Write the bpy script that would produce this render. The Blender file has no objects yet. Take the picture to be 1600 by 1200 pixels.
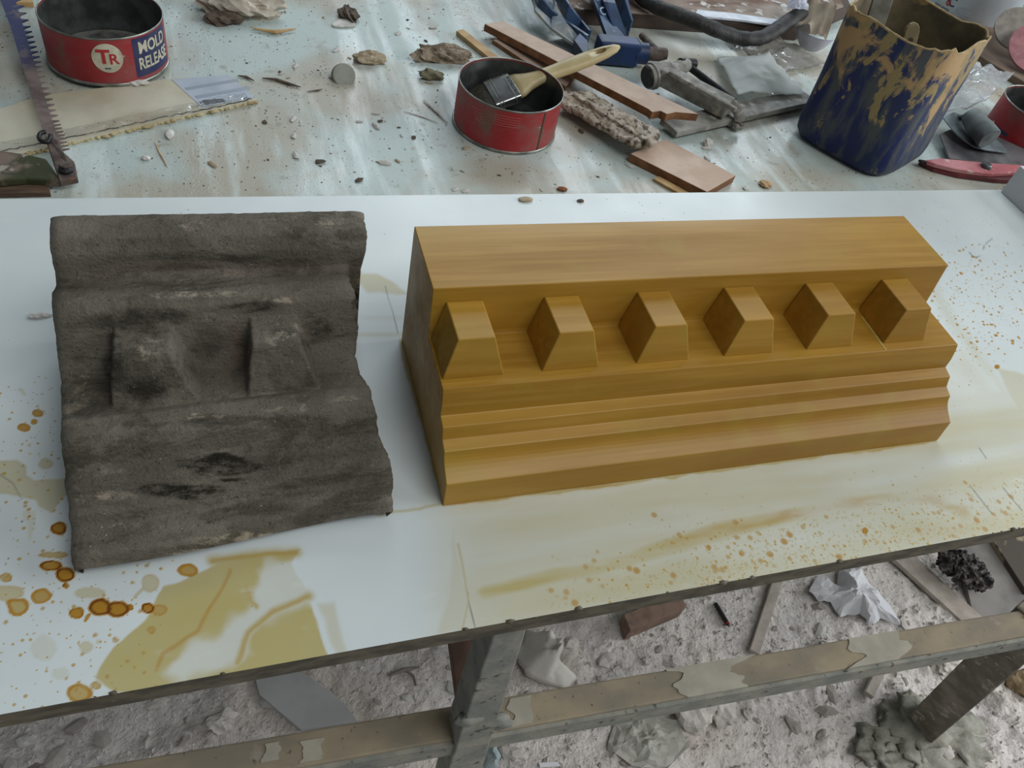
import bpy, bmesh, math, random
import numpy as np
from mathutils import Vector, Matrix, Quaternion

random.seed(7); rng = np.random.default_rng(11)
scene = bpy.context.scene
COL = scene.collection

# ------------------------------------------------------------------ camera
CAM_H = 0.5
FPX = 1247.78
CR = np.array([0.9480257798, -0.2621554213, 0.1803376165])
CU = np.array([0.0818409288, 0.7485810778, 0.6579729723])
CW = np.array([0.3074885090, 0.6090163421, -0.7311292032])
cam_d = bpy.data.cameras.new('camera'); cam = bpy.data.objects.new('camera', cam_d); COL.objects.link(cam)
cam_d.sensor_width = 36.0; cam_d.lens = FPX * 36.0 / 1600.0
cam_d.clip_start = 0.02; cam_d.clip_end = 60
m = Matrix(((CR[0], CU[0], -CW[0], 0), (CR[1], CU[1], -CW[1], 0), (CR[2], CU[2], -CW[2], CAM_H), (0, 0, 0, 1)))
cam.matrix_world = m
scene.camera = cam

# ------------------------------------------------------------------ light and exposure
scene.view_settings.view_transform = 'Standard'
scene.view_settings.look = 'None'
scene.view_settings.gamma = 1.0
scene.view_settings.use_curve_mapping = False
scene.view_settings.exposure = -0.38
world = bpy.data.worlds.new('workshop_daylight'); scene.world = world
world.use_nodes = True
bg = world.node_tree.nodes['Background']
bg.inputs[0].default_value = (0.80, 0.90, 1.0, 1); bg.inputs[1].default_value = 0.17

def area_light(name, loc, target, w, h, power, col):
    d = bpy.data.lights.new(name, 'AREA'); d.shape = 'RECTANGLE'; d.size = w; d.size_y = h
    d.energy = power; d.color = col
    o = bpy.data.objects.new(name, d); COL.objects.link(o); o.location = loc
    o.rotation_euler = (Vector(target) - Vector(loc)).to_track_quat('-Z', 'Y').to_euler()
    return o
area_light('window_daylight_back', (1.6, 3.6, 2.0), (0.6, 0.6, 0), 3.0, 1.5, 80, (0.82, 0.92, 1.0))
area_light('window_daylight_right', (3.6, 0.0, 1.15), (0.7, 0.3, -0.4), 2.0, 2.0, 100, (0.92, 0.96, 1.0))
area_light('fill_light_front', (1.5, -1.3, 3.2), (0.8, 0.2, -0.7), 2.4, 1.6, 76, (0.98, 0.98, 0.97))  # added fill lamp that brightens floor and upward faces, not a known opening

# ------------------------------------------------------------------ pixel -> place helpers
ZT = -0.019          # top of the dirty table behind
ZF = -0.75           # floor
def ray(px, py):
    return CR * ((px - 800) / FPX) + CU * ((600 - py) / FPX) + CW
def T(px, py, z=ZT):
    d = ray(px, py); t = (z - CAM_H) / d[2]
    return Vector((d[0] * t, d[1] * t, z))
def onx(px, py, x):
    d = ray(px, py); t = x / d[0]
    return Vector((x, d[1] * t, CAM_H + d[2] * t))
def ony(px, py, y):
    d = ray(px, py); t = y / d[1]
    return Vector((d[0] * t, y, CAM_H + d[2] * t))
def project(x, y, z):
    dx, dy, dz = x, y, z - CAM_H
    w = dx * CW[0] + dy * CW[1] + dz * CW[2]
    return (800 + FPX * (dx * CR[0] + dy * CR[1] + dz * CR[2]) / w, 600 - FPX * (dx * CU[0] + dy * CU[1] + dz * CU[2]) / w)

# ------------------------------------------------------------------ numpy noise
def hsh(i, j, s):
    v = np.sin(i * 127.1 + j * 311.7 + s * 74.7) * 43758.5453
    return v - np.floor(v)
def vn(x, y, s=0):
    x = np.asarray(x, float); y = np.asarray(y, float)
    i = np.floor(x); j = np.floor(y); fx = x - i; fy = y - j
    fx = fx * fx * (3 - 2 * fx); fy = fy * fy * (3 - 2 * fy)
    a = hsh(i, j, s); b = hsh(i + 1, j, s); c = hsh(i, j + 1, s); d = hsh(i + 1, j + 1, s)
    return (a + (b - a) * fx) * (1 - fy) + (c + (d - c) * fx) * fy
def fbm(x, y, s=0, o=4, g=0.5):
    t = 0; a = 1; n = 0
    for k in range(o):
        t = t + a * (vn(x * 2 ** k, y * 2 ** k, s + k * 3.1) - 0.5); n += a; a *= g
    return t / n * 2

# ------------------------------------------------------------------ material helpers
def srgb(r, g, b):
    f = lambda c: c / 12.92 if c <= 0.04045 else ((c + 0.055) / 1.055) ** 2.4
    return (f(r / 255), f(g / 255), f(b / 255), 1)
class NT:
    def __init__(s, name):
        s.m = bpy.data.materials.new(name); s.m.use_nodes = True
        s.t = s.m.node_tree; s.b = s.t.nodes['Principled BSDF']; s.co = None
    def n(s, typ, **k):
        o = s.t.nodes.new(typ)
        for a, v in k.items(): setattr(o, a, v)
        return o
    def l(s, a, b): s.t.links.new(a, b)
    def coord(s, scale=(1, 1, 1)):
        if not s.co: s.co = s.n('ShaderNodeTexCoord')
        mp = s.n('ShaderNodeMapping'); s.l(s.co.outputs['Object'], mp.inputs[0]); mp.inputs['Scale'].default_value = scale
        return mp.outputs[0]
    def noise(s, scale, detail=4, stretch=(1, 1, 1), rough=0.55, dist=0):
        o = s.n('ShaderNodeTexNoise'); s.l(s.coord(stretch), o.inputs['Vector'])
        o.inputs['Scale'].default_value = scale; o.inputs['Detail'].default_value = detail
        o.inputs['Roughness'].default_value = rough; o.inputs['Distortion'].default_value = dist
        return o.outputs['Fac']
    def vor(s, scale, stretch=(1, 1, 1), feature='F1'):
        o = s.n('ShaderNodeTexVoronoi', feature=feature); s.l(s.coord(stretch), o.inputs['Vector'])
        o.inputs['Scale'].default_value = scale
        return o
    def ramp(s, fac, lo, hi, a=0.0, b=1.0):
        o = s.n('ShaderNodeMapRange', interpolation_type='SMOOTHSTEP'); s.l(fac, o.inputs['Value'])
        o.inputs['From Min'].default_value = lo; o.inputs['From Max'].default_value = hi
        o.inputs['To Min'].default_value = a; o.inputs['To Max'].default_value = b
        return o.outputs[0]
    def math(s, op, a, b=None):
        o = s.n('ShaderNodeMath', operation=op)
        for k, v in enumerate((a, b)):
            if v is None: continue
            if isinstance(v, (int, float)): o.inputs[k].default_value = v
            else: s.l(v, o.inputs[k])
        return o.outputs[0]
    def mix(s, fac, a, b, mode='MIX'):
        o = s.n('ShaderNodeMix', data_type='RGBA', blend_type=mode)
        if isinstance(fac, (int, float)): o.inputs['Factor'].default_value = fac
        else: s.l(fac, o.inputs['Factor'])
        for k, v in (('A', a), ('B', b)):
            sock = [i for i in o.inputs if i.name == k and i.type == 'RGBA'][0]
            if isinstance(v, tuple): sock.default_value = v
            else: s.l(v, sock)
        return [i for i in o.outputs if i.type == 'RGBA'][0]
    def attr(s, name):
        o = s.n('ShaderNodeAttribute'); o.attribute_name = name; s.al = o.outputs['Alpha']
        sp = s.n('ShaderNodeSeparateColor'); s.l(o.outputs['Color'], sp.inputs[0])
        return sp.outputs
    def bump(s, h, strength=0.3, dist=0.001):
        o = s.n('ShaderNodeBump'); s.l(h, o.inputs['Height']); o.inputs['Strength'].default_value = strength
        o.inputs['Distance'].default_value = dist
        s.l(o.outputs[0], s.b.inputs['Normal'])
    def set(s, col=None, rough=None, metal=None, spec=None, coat=None, trans=None, alpha=None, ior=None, sss=None):
        for v, k in ((col, 'Base Color'), (rough, 'Roughness'), (metal, 'Metallic'), (spec, 'Specular IOR Level'), (coat, 'Coat Weight'), (trans, 'Transmission Weight'), (alpha, 'Alpha'), (ior, 'IOR')):
            if v is None: continue
            if isinstance(v, (int, float, tuple)): s.b.inputs[k].default_value = v
            else: s.l(v, s.b.inputs[k])
        return s.m
def simple(name, c1, c2=None, scale=60, rough=0.7, metal=0.0, spec=0.4, bump=0.2, bd=0.0008, c3=None, s3=200, lo3=0.55, hi3=0.7, stretch=(1, 1, 1), contrast=(0.35, 0.65), coat=None):
    k = NT(name); n = k.noise(scale, 5, stretch)
    c = k.mix(k.ramp(n, *contrast), c1, c2 or c1)
    if c3: c = k.mix(k.ramp(k.noise(s3, 4, stretch), lo3, hi3), c, c3)
    if bump: k.bump(k.noise(scale * 2.3, 5, stretch), bump, bd)
    return k.set(c, rough, metal, spec, coat)

# ------------------------------------------------------------------ mesh helpers
class MB:
    def __init__(s): s.v = []; s.f = []
    def add(s, vs, fs):
        o = len(s.v); s.v += [Vector(v) for v in vs]; s.f += [tuple(i + o for i in f) for f in fs]; return s
    def box(s, c, d, axes=None):
        c = Vector(c); ax = axes or (Vector((1, 0, 0)), Vector((0, 1, 0)), Vector((0, 0, 1)))
        vs = [c + ax[0] * (d[0] / 2 * a) + ax[1] * (d[1] / 2 * b) + ax[2] * (d[2] / 2 * e) for a in (-1, 1) for b in (-1, 1) for e in (-1, 1)]
        return s.add(vs, [(0, 1, 3, 2), (4, 6, 7, 5), (0, 4, 5, 1), (2, 3, 7, 6), (0, 2, 6, 4), (1, 5, 7, 3)])
    def beam(s, a, b, w, h, up=(0, 0, 1)):
        a = Vector(a); b = Vector(b); d = (b - a).normalized(); side = d.cross(Vector(up)).normalized(); u = side.cross(d)
        return s.box((a + b) / 2, ((b - a).length, w, h), (d, side, u))
    def prism(s, top, th, down=(0, 0, -1)):
        top = [Vector(p) for p in top]; n = len(top); dn = Vector(down) * th
        area = sum(top[i].x * top[(i + 1) % n].y - top[(i + 1) % n].x * top[i].y for i in range(n))
        if area < 0: top = top[::-1]
        return s.add(top + [p + dn for p in top], [tuple(range(n)), tuple(range(2 * n - 1, n - 1, -1))] + [(i, n + i, n + (i + 1) % n, (i + 1) % n) for i in range(n)])
    def tube(s, pts, r, n=10, cap=True, squash=1.0, up=(0, 0, 1)):
        pts = [Vector(p) for p in pts]; rs = r if isinstance(r, (list, tuple)) else [r] * len(pts)
        vs = []; side = None
        for i, p in enumerate(pts):
            d = (pts[min(i + 1, len(pts) - 1)] - pts[max(i - 1, 0)]).normalized()
            sd = d.cross(Vector(up))
            if sd.length < 1e-4: sd = d.cross(Vector((1, 0, 0)))
            sd.normalize(); u = sd.cross(d)
            for k in range(n):
                a = 2 * math.pi * k / n
                vs.append(p + sd * (math.cos(a) * rs[i]) + u * (math.sin(a) * rs[i] * squash))
        m_ = len(pts)
        fs = [(i * n + k, i * n + (k + 1) % n, (i + 1) * n + (k + 1) % n, (i + 1) * n + k) for i in range(m_ - 1) for k in range(n)]
        if cap: fs += [tuple(range(n))[::-1], tuple(range((m_ - 1) * n, m_ * n))]
        return s.add(vs, fs)
    def lathe(s, prof, n=48, c=(0, 0, 0), closed=False):
        c = Vector(c); vs = []
        for r, z in prof:
            for k in range(n):
                a = 2 * math.pi * k / n
                vs.append(c + Vector((r * math.cos(a), r * math.sin(a), z)))
        m_ = len(prof); rows = m_ if closed else m_ - 1
        fs = [(i * n + k, i * n + (k + 1) % n, ((i + 1) % m_) * n + (k + 1) % n, ((i + 1) % m_) * n + k) for i in range(rows) for k in range(n)]
        return s.add(vs, fs)
    def rock(s, c, rad, seed=0, sub=2, rough=0.3, freq=1.6):
        bm = bmesh.new(); bmesh.ops.create_icosphere(bm, subdivisions=sub, radius=1)
        c = Vector(c); r3 = Vector(rad) if not isinstance(rad, (int, float)) else Vector((rad,) * 3)
        vs = []
        for v in bm.verts:
            p = v.co
            k = 1 + rough * float(fbm(p.x * freq + seed * 7.3 + p.z * 1.7, p.y * freq + seed * 3.1 - p.z * 1.3, seed, 3))
            vs.append(c + Vector((p.x * r3.x * k, p.y * r3.y * k, p.z * r3.z * k)))
        fs = [tuple(v.index for v in f.verts) for f in bm.faces]; bm.free()
        return s.add(vs, fs)
    def sheet(s, c, nu, nv, amp=0.0, freq=30, seed=0, th=0.0008, bulge=0.0, edge=0.0):
        """crumpled sheet over four corners (world), with its own thickness"""
        c = [Vector(p) for p in c]; top = []
        for i in range(nu + 1):
            for j in range(nv + 1):
                u = i / nu; v = j / nv
                uu = min(1, max(0, u + edge * float(fbm(v * 6, seed * 1.3, seed + 5, 3)) * (1 if 0 < i else 0.7)))
                p = (c[0] * (1 - uu) + c[1] * uu) * (1 - v) + (c[3] * (1 - uu) + c[2] * uu) * v
                rid = abs(float(fbm(p.x * freq, p.y * freq, seed, 3)))
                b = math.sin(math.pi * u) * math.sin(math.pi * v)
                p = p + Vector((0, 0, amp * (rid * 1.6) + bulge * b + th))
                top.append(p)
        n = len(top); W_ = nv + 1
        fs = [(i * W_ + j, (i + 1) * W_ + j, (i + 1) * W_ + j + 1, i * W_ + j + 1) for i in range(nu) for j in range(nv)]
        back = [tuple(x + n for x in f[::-1]) for f in fs]
        rim = [i * W_ for i in range(nu + 1)] + [nu * W_ + j for j in range(1, nv + 1)] + [i * W_ + nv for i in range(nu - 1, -1, -1)] + [j for j in range(nv - 1, 0, -1)]
        side = [(rim[k], n + rim[k], n + rim[(k + 1) % len(rim)], rim[(k + 1) % len(rim)]) for k in range(len(rim))]
        return s.add(top + [p - Vector((0, 0, th)) for p in top], fs + back + side)
def fix_normals(me):
    bm = bmesh.new(); bm.from_mesh(me); bmesh.ops.recalc_face_normals(bm, faces=bm.faces[:]); bm.to_mesh(me); bm.free()
def obj(name, mb, mat, parent=None, smooth=False, bevel=0.0, origin=None, segs=2):
    me = bpy.data.meshes.new(name)
    vs = mb.v
    if parent is not None:
        inv = PARENT_INV[parent.name]; vs = [inv @ v for v in vs]; off = Vector((0, 0, 0))
    else:
        if origin is None:
            n = len(vs); origin = Vector((sum(v.x for v in vs) / n, sum(v.y for v in vs) / n, min(v.z for v in vs)))
        off = Vector(origin); vs = [v - off for v in vs]
    me.from_pydata([tuple(v) for v in vs], [], mb.f); fix_normals(me)
    o = bpy.data.objects.new(name, me); COL.objects.link(o)
    if parent is not None: o.parent = parent; PARENT_INV[o.name] = PARENT_INV[parent.name]
    else: o.location = off; PARENT_INV[o.name] = Matrix.Translation(-off)
    if mat: me.materials.append(mat)
    if smooth:
        for p in me.polygons: p.use_smooth = True
        if smooth != True: me.set_sharp_from_angle(angle=math.radians(smooth))
    if bevel:
        md = o.modifiers.new('bevel', 'BEVEL'); md.width = bevel; md.segments = segs; md.limit_method = 'ANGLE'; md.angle_limit = math.radians(35)
    return o
PARENT_INV = {}
def tag(o, label=None, cat=None, group=None, kind=None):
    if label: o['label'] = label
    if cat: o['category'] = cat
    if group: o['group'] = group
    if kind or cat: o['kind'] = kind or 'thing'
    return o
def thing(name, label, cat, loc, group=None):
    o = bpy.data.objects.new(name, None); COL.objects.link(o); o.location = loc
    o.empty_display_size = 0.02
    PARENT_INV[o.name] = Matrix.Translation(-Vector(loc))
    return tag(o, label, cat, group)
def text_geo(txt, size, extrude=0.0, shear=0.0, bold=0.0):
    cu = bpy.data.curves.new('lettering', 'FONT'); cu.body = txt; cu.size = size; cu.align_x = 'CENTER'; cu.align_y = 'CENTER'
    cu.extrude = extrude; cu.shear = shear; cu.offset = bold; cu.resolution_u = 3
    o = bpy.data.objects.new('lettering', cu); COL.objects.link(o)
    bpy.context.view_layer.update()
    ev = o.evaluated_get(bpy.context.evaluated_depsgraph_get()); me = ev.to_mesh()
    bm = bmesh.new(); bm.from_mesh(me); bmesh.ops.triangulate(bm, faces=bm.faces[:])
    for i in range(2): bmesh.ops.subdivide_edges(bm, edges=[e for e in bm.edges if e.calc_length() > size * 0.12], cuts=1); bmesh.ops.triangulate(bm, faces=bm.faces[:])
    bm.verts.index_update(); vs = [v.co.copy() for v in bm.verts]; fs = [tuple(v.index for v in f.verts) for f in bm.faces]; bm.free()
    ev.to_mesh_clear(); bpy.data.objects.remove(o); bpy.data.curves.remove(cu)
    return vs, fs
def wrap(vs, fs, center, r, ang, z, off=0.0004, sx=1.0, sy=1.0):
    """lay flat lettering round an upright cylinder"""
    out = []
    for v in vs:
        a = ang + v.x * sx / r; rr = r + off + v.z
        out.append(Vector(center) + Vector((rr * math.cos(a), rr * math.sin(a), z + v.y * sy)))
    return out, fs
def disc_geo(rx, ry, n=32, rings=4):
    vs = [Vector((0, 0, 0))]; fs = []
    for r in range(1, rings + 1):
        for i in range(n): vs.append(Vector((rx * r / rings * math.cos(2 * math.pi * i / n), ry * r / rings * math.sin(2 * math.pi * i / n), 0)))
    for i in range(n): fs.append((0, 1 + i, 1 + (i + 1) % n))
    for r in range(rings - 1):
        for i in range(n): a = 1 + r * n + i; b = 1 + r * n + (i + 1) % n; fs.append((a, a + n, b + n, b))
    return vs, fs
def wrap_patch(center, r, a0, a1, z0, z1, off, n=16):
    vs = []; fs = []
    for i in range(n + 1):
        a = a0 + (a1 - a0) * i / n
        for z in (z0, z1): vs.append(Vector(center) + Vector(((r + off) * math.cos(a), (r + off) * math.sin(a), z)))
    for i in range(n): fs.append((2 * i, 2 * i + 2, 2 * i + 3, 2 * i + 1))
    return vs, fs
def sdpoly(u, v, poly):
    poly = np.array(poly, float); d = np.full(u.shape, 1e9); ins = np.zeros(u.shape, bool); n = len(poly)
    for i in range(n):
        a = poly[i]; b = poly[(i + 1) % n]; e = b - a
        wx = u - a[0]; wy = v - a[1]; t = np.clip((wx * e[0] + wy * e[1]) / (e @ e + 1e-9), 0, 1)
        d = np.minimum(d, np.hypot(wx - e[0] * t, wy - e[1] * t))
        c = (a[1] > v) != (b[1] > v)
        ins ^= c & (u < (b[0] - a[0]) * (v - a[1]) / (b[1] - a[1] + 1e-12) + a[0])
    return np.where(ins, -d, d)
def sdline(u, v, pts):
    d = np.full(u.shape, 1e9)
    for i in range(len(pts) - 1):
        a = np.array(pts[i], float); e = np.array(pts[i + 1], float) - a
        wx = u - a[0]; wy = v - a[1]; t = np.clip((wx * e[0] + wy * e[1]) / (e @ e + 1e-9), 0, 1)
        d = np.minimum(d, np.hypot(wx - e[0] * t, wy - e[1] * t))
    return d
def sstep(x, a, b):
    t = np.clip((x - a) / (b - a), 0, 1); return t * t * (3 - 2 * t)
def grid_mesh(name, X, Y, Z, attr=None):
    nx, ny = X.shape
    me = bpy.data.meshes.new(name)
    co = np.stack([X, Y, Z], -1).reshape(-1, 3).astype(np.float32)
    idx = np.arange(nx * ny).reshape(nx, ny)
    q = np.stack([idx[:-1, :-1], idx[1:, :-1], idx[1:, 1:], idx[:-1, 1:]], -1).reshape(-1, 4).astype(np.int32)
    me.vertices.add(len(co)); me.vertices.foreach_set('co', co.ravel())
    me.loops.add(q.size); me.loops.foreach_set('vertex_index', q.ravel())
    me.polygons.add(len(q)); me.polygons.foreach_set('loop_start', np.arange(0, q.size, 4, dtype=np.int32))
    me.polygons.foreach_set('use_smooth', np.ones(len(q), bool))
    me.update(calc_edges=True); me.validate()
    if attr is not None:
        a = me.color_attributes.new('paint', 'FLOAT_COLOR', 'POINT')
        a.data.foreach_set('color', attr.reshape(-1, 4).astype(np.float32).ravel())
    return me

# ================================================================== STRUCTURE: floor
def axis(lo, flo, fhi, hi, fine, coarse):
    return np.concatenate([np.arange(lo, flo, coarse), np.arange(flo, fhi, fine), np.arange(fhi, hi + coarse, coarse)])
fx = axis(-1.6, -0.5, 1.75, 3.0, 0.0045, 0.06); fy = axis(-1.2, 0.0, 0.80, 2.6, 0.0045, 0.06)
FX, FY = np.meshgrid(fx, fy, indexing='ij')
def floor_h(x, y):
    x = np.asarray(x, float); y = np.asarray(y, float)
    near = sstep(-y, -0.42, -0.30)                       # rougher heaps on the near side of the rail
    right = sstep(x, 0.25, 0.6)
    h = 0.008 * fbm(x * 7, y * 7, 3, 4) + 0.006 * fbm(x * 26, y * 26, 5, 4, 0.7)
    h = h + (0.4 + 0.6 * near * right) * 0.022 * np.maximum(0, fbm(x * 15, y * 19, 9, 4, 0.65)) * 1.6
    return h + 0.0045 * np.abs(fbm(x * 55, y * 55, 12, 4, 0.7))
FZ = ZF + floor_h(FX, FY)
k = NT('dusty_floor')
n1 = k.noise(9, 6); n2 = k.noise(70, 6); n3 = k.noise(320, 3)
c = k.mix(k.ramp(n1, 0.35, 0.68), srgb(234, 227, 221), srgb(208, 202, 198))
c = k.mix(k.ramp(n2, 0.4, 0.68, 0, 0.7), c, srgb(242, 236, 230))
c = k.mix(k.ramp(n3, 0.58, 0.72, 0, 0.4), c, srgb(140, 132, 126))
c = k.mix(k.ramp(k.noise(3.3, 4), 0.52, 0.68, 0, 0.45), c, srgb(216, 200, 184))
k.bump(k.noise(160, 7), 1.0, 0.006)
me = grid_mesh('floor', FX, FY, FZ); me.materials.append(k.set(c, 0.95, 0, 0.15))
floor = bpy.data.objects.new('floor', me); COL.objects.link(floor); tag(floor, 'dusty grey floor covered in plaster dust and rubble', kind='structure'); PARENT_INV['floor'] = Matrix.Identity(4)

# ================================================================== dirty table behind
k = NT('dirty_table_surface')
n1 = k.noise(5.5, 6, dist=0.4); n2 = k.noise(38, 6); n3 = k.noise(260, 3)
c = k.mix(k.ramp(n1, 0.42, 0.62), srgb(184, 198, 193), srgb(176, 172, 156))
c = k.mix(k.ramp(k.noise(16, 6, (1, 0.5, 1)), 0.56, 0.72, 0, 0.5), c, srgb(150, 134, 112))
c = k.mix(k.ramp(k.noise(13, 5, (1.6, 0.25, 1)), 0.55, 0.7, 0, 0.75), c, srgb(216, 228, 224))
c = k.mix(k.ramp(n2, 0.60, 0.74, 0, 0.55), c, srgb(136, 124, 106))
c = k.mix(k.ramp(n3, 0.66, 0.76, 0, 0.75), c, srgb(84, 74, 62))
v = k.vor(120); c = k.mix(k.math('MULTIPLY', k.ramp(v.outputs['Distance'], 0.14, 0.24, 0.7, 0), k.ramp(k.noise(11, 3), 0.5, 0.62)), c, srgb(110, 96, 80))
r = k.ramp(k.noise(14, 4, (1.7, 0.25, 1)), 0.42, 0.62, 0.55, 0.16)
k.bump(k.math('ADD', k.noise(60, 5), k.noise(420, 3)), 0.22, 0.0015)
TABLE = k.set(c, r, 0, 0.5)
dark_wood = simple('old_brown_wood', srgb(104, 84, 66), srgb(78, 62, 50), 30, 0.7, stretch=(1, 8, 8))
t = thing('work_table', 'big dirty off-white work table covered in dust and tools', 'table', (0.8, 1.5, ZF)); WORK_TABLE = t
obj('table_top', MB().box((0.75, 1.62, ZT - 0.011), (3.3, 2.5, 0.022)), TABLE, t, bevel=0.001)
for lx in (-0.75, 2.25):
    for ly in (0.75, 2.7): obj('leg', MB().box((lx, ly, (ZF + ZT - 0.022) / 2 + 0.004), (0.07, 0.07, ZT - 0.022 - ZF)), dark_wood, t)
obj('apron', MB().box((0.75, 0.95, ZT - 0.062), (2.9, 0.03, 0.08)), dark_wood, t)

# ================================================================== white laminated board with stains
BY0, BY1, BX0, BX1 = 0.2087, 0.6845, -0.62, 1.16
gx = np.concatenate([np.arange(BX0, -0.215, 0.02), np.arange(-0.215, 0.66, 0.0010), np.arange(0.66, 1.03, 0.0022), np.arange(1.03, BX1 - 0.001, 0.02), [BX1]])
gy = np.concatenate([np.arange(BY0, 0.47, 0.0010), np.arange(0.47, BY1, 0.0020), [BY1]])
X, Y = np.meshgrid(gx, gy, indexing='ij')
u, v = project(X, Y, 0.0)
wu = u + 5 * fbm(X * 60, Y * 60, 1, 3); wv = v + 4 * fbm(X * 60, Y * 60, 2, 3)          # ragged edges
yel = np.zeros(X.shape); amb = np.zeros(X.shape); line = np.zeros(X.shape)
def put(a, m_): np.maximum(a, m_, out=a)
def blob(px, py, rx, ry, ye, am, rim=0.5, ang=0):
    s = (np.abs(u - px) < rx * 1.8 + 8) & (np.abs(v - py) < ry * 1.8 + 8)
    if not s.any(): return
    dx = u[s] - px; dy = v[s] - py; ca, sa = math.cos(ang), math.sin(ang)
    d = np.hypot((dx * ca + dy * sa) / rx, (-dx * sa + dy * ca) / ry) + 0.22 * fbm(X[s] * 190, Y[s] * 190, px, 3)
    ins = sstep(-d, -1.04, -0.80); ring = sstep(d, 0.55, 0.86) * ins
    yel[s] = np.maximum(yel[s], ins * ye); amb[s] = np.maximum(amb[s], ins * am + ring * rim * (am + 0.25))
def poly(pts, ye, am=0, soft=2.0, rim=0.0, wob=1.0):
    d = sdpoly(u + (wu - u) * wob, v + (wv - v) * wob, pts)
    ins = sstep(-d, -soft, soft); put(yel, ins * ye)
    if am or rim: put(amb, ins * am + rim * ins * sstep(d, -6, -1))
# the large yellow wash in front of the stone
W1 = [(178, 1082), (147, 1060), (156, 1044), (180, 1011), (216, 981), (231, 960), (255, 918), (282, 909), (330, 885), (360, 868), (470, 855), (455, 880), (475, 915), (499, 984), (520, 1035), (300, 1090)]
d = sdpoly(wu, wv, W1); ins = sstep(-d, -1.5, 2.5)
wipe = sdpoly(wu + 3 * (wu - u), wv + 3 * (wv - v), [(262, 1056), (300, 1010), (360, 966), (395, 930), (415, 880), (480, 868), (500, 925), (470, 942), (405, 980), (366, 1035), (300, 1070)])
yel = np.maximum(yel, ins * (0.78 - 0.56 * sstep(-wipe, -9, 12) + 0.10 * fbm(X * 24, Y * 24, 4, 4)))
put(amb, ins * 0.10 * sstep(d, -4, -0.5))
for pts, w_, a_ in (([(246, 1047), (258, 1022), (309, 987), (345, 920), (358, 893)], 7, .22), ([(369, 1035), (387, 990), (426, 957), (480, 930)], 7, .16), ([(385, 915), (392, 940), (400, 947)], 6, .14), ([(330, 878), (400, 868), (462, 862)], 8, .18)):
    dl = sdline(wu, wv, pts); put(amb, a_ * sstep(-dl, -w_, 0)); put(yel, .75 * sstep(-dl, -w_ * 2, 0))
poly([(493, 942), (520, 940), (547, 1030), (532, 1030)], 0.34, soft=5)
poly([(705, 800), (718, 860), (722, 880), (733, 945), (722, 990), (682, 990), (694, 950), (706, 880)], 0.34, soft=7)
dl = sdline(u, v, [(716, 850), (724, 890), (732, 940), (722, 985)]); put(yel, .62 * sstep(-dl, -5, 0))
# the pale wash round the wooden block, in long wipes
dens = sstep(u, 620, 760) * sstep(v + 0.13 * (u - 700), 640, 800)
put(yel, dens * (0.34 + 0.30 * fbm(X * 5, Y * 46, 21, 4) + 0.12 * fbm(X * 2.5, Y * 9, 23, 3)))
band = sdline(wu, v + 5 * fbm(X * 18, Y * 60, 8, 3), [(760, 925), (880, 895), (1000, 866), (1100, 840), (1194, 812), (1319, 789), (1444, 774), (1506, 800)])
put(yel, 0.85 * sstep(-band, -34, -3) * (0.7 + 0.7 * fbm(X * 9, Y * 60, 31, 4)))
put(amb, 0.22 * sstep(-band, -20, 1) * sstep(u, 900, 1150) * (0.5 + fbm(X * 30, Y * 90, 33, 4)))
band2 = sdline(wu, wv, [(1452, 440), (1480, 490), (1520, 545), (1565, 605), (1610, 665)])
put(yel, 0.36 * sstep(-band2, -17, 2) * (0.8 + 0.6 * fbm(X * 30, Y * 30, 41, 4)))
poly([(1556, 572), (1612, 590), (1612, 668), (1590, 640)], 0.40, soft=3)
put(yel, 0.16 * sstep(-sdpoly(u, v, [(1470, 560), (1510, 545), (1620, 690), (1620, 830), (1400, 870), (1460, 700)]), -20, 20) * (0.9 + fbm(X * 26, Y * 8, 44, 3)))
# beside the block and the stone
poly([(548, 412), (565, 428), (590, 428), (612, 440), (640, 461), (600, 461), (575, 456), (556, 440)], 0.52, 0.03, soft=3)
put(yel, 0.16 * sstep(-np.abs(v - 497), -6, 0) * sstep(u, 550, 575) * sstep(-u, -640, -620))
put(yel, 0.34 * sstep(-np.abs(v - 523), -6, 0) * sstep(u, 550, 565) * sstep(-u, -640, -625))
dl = sdline(wu, wv, [(626, 532), (694, 788), (900, 764), (1100, 737), (1300, 710), (1462, 690)]); put(yel, .75 * sstep(-dl, -6, -1)); put(amb, .22 * sstep(-dl, -4, 0) * (0.5 + fbm(X * 20, Y * 20, 51, 3)))
dl = sdline(u, wv, [(590, 803), (640, 796), (694, 787)]); put(yel, .55 * sstep(-dl, -4, 0))
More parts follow.
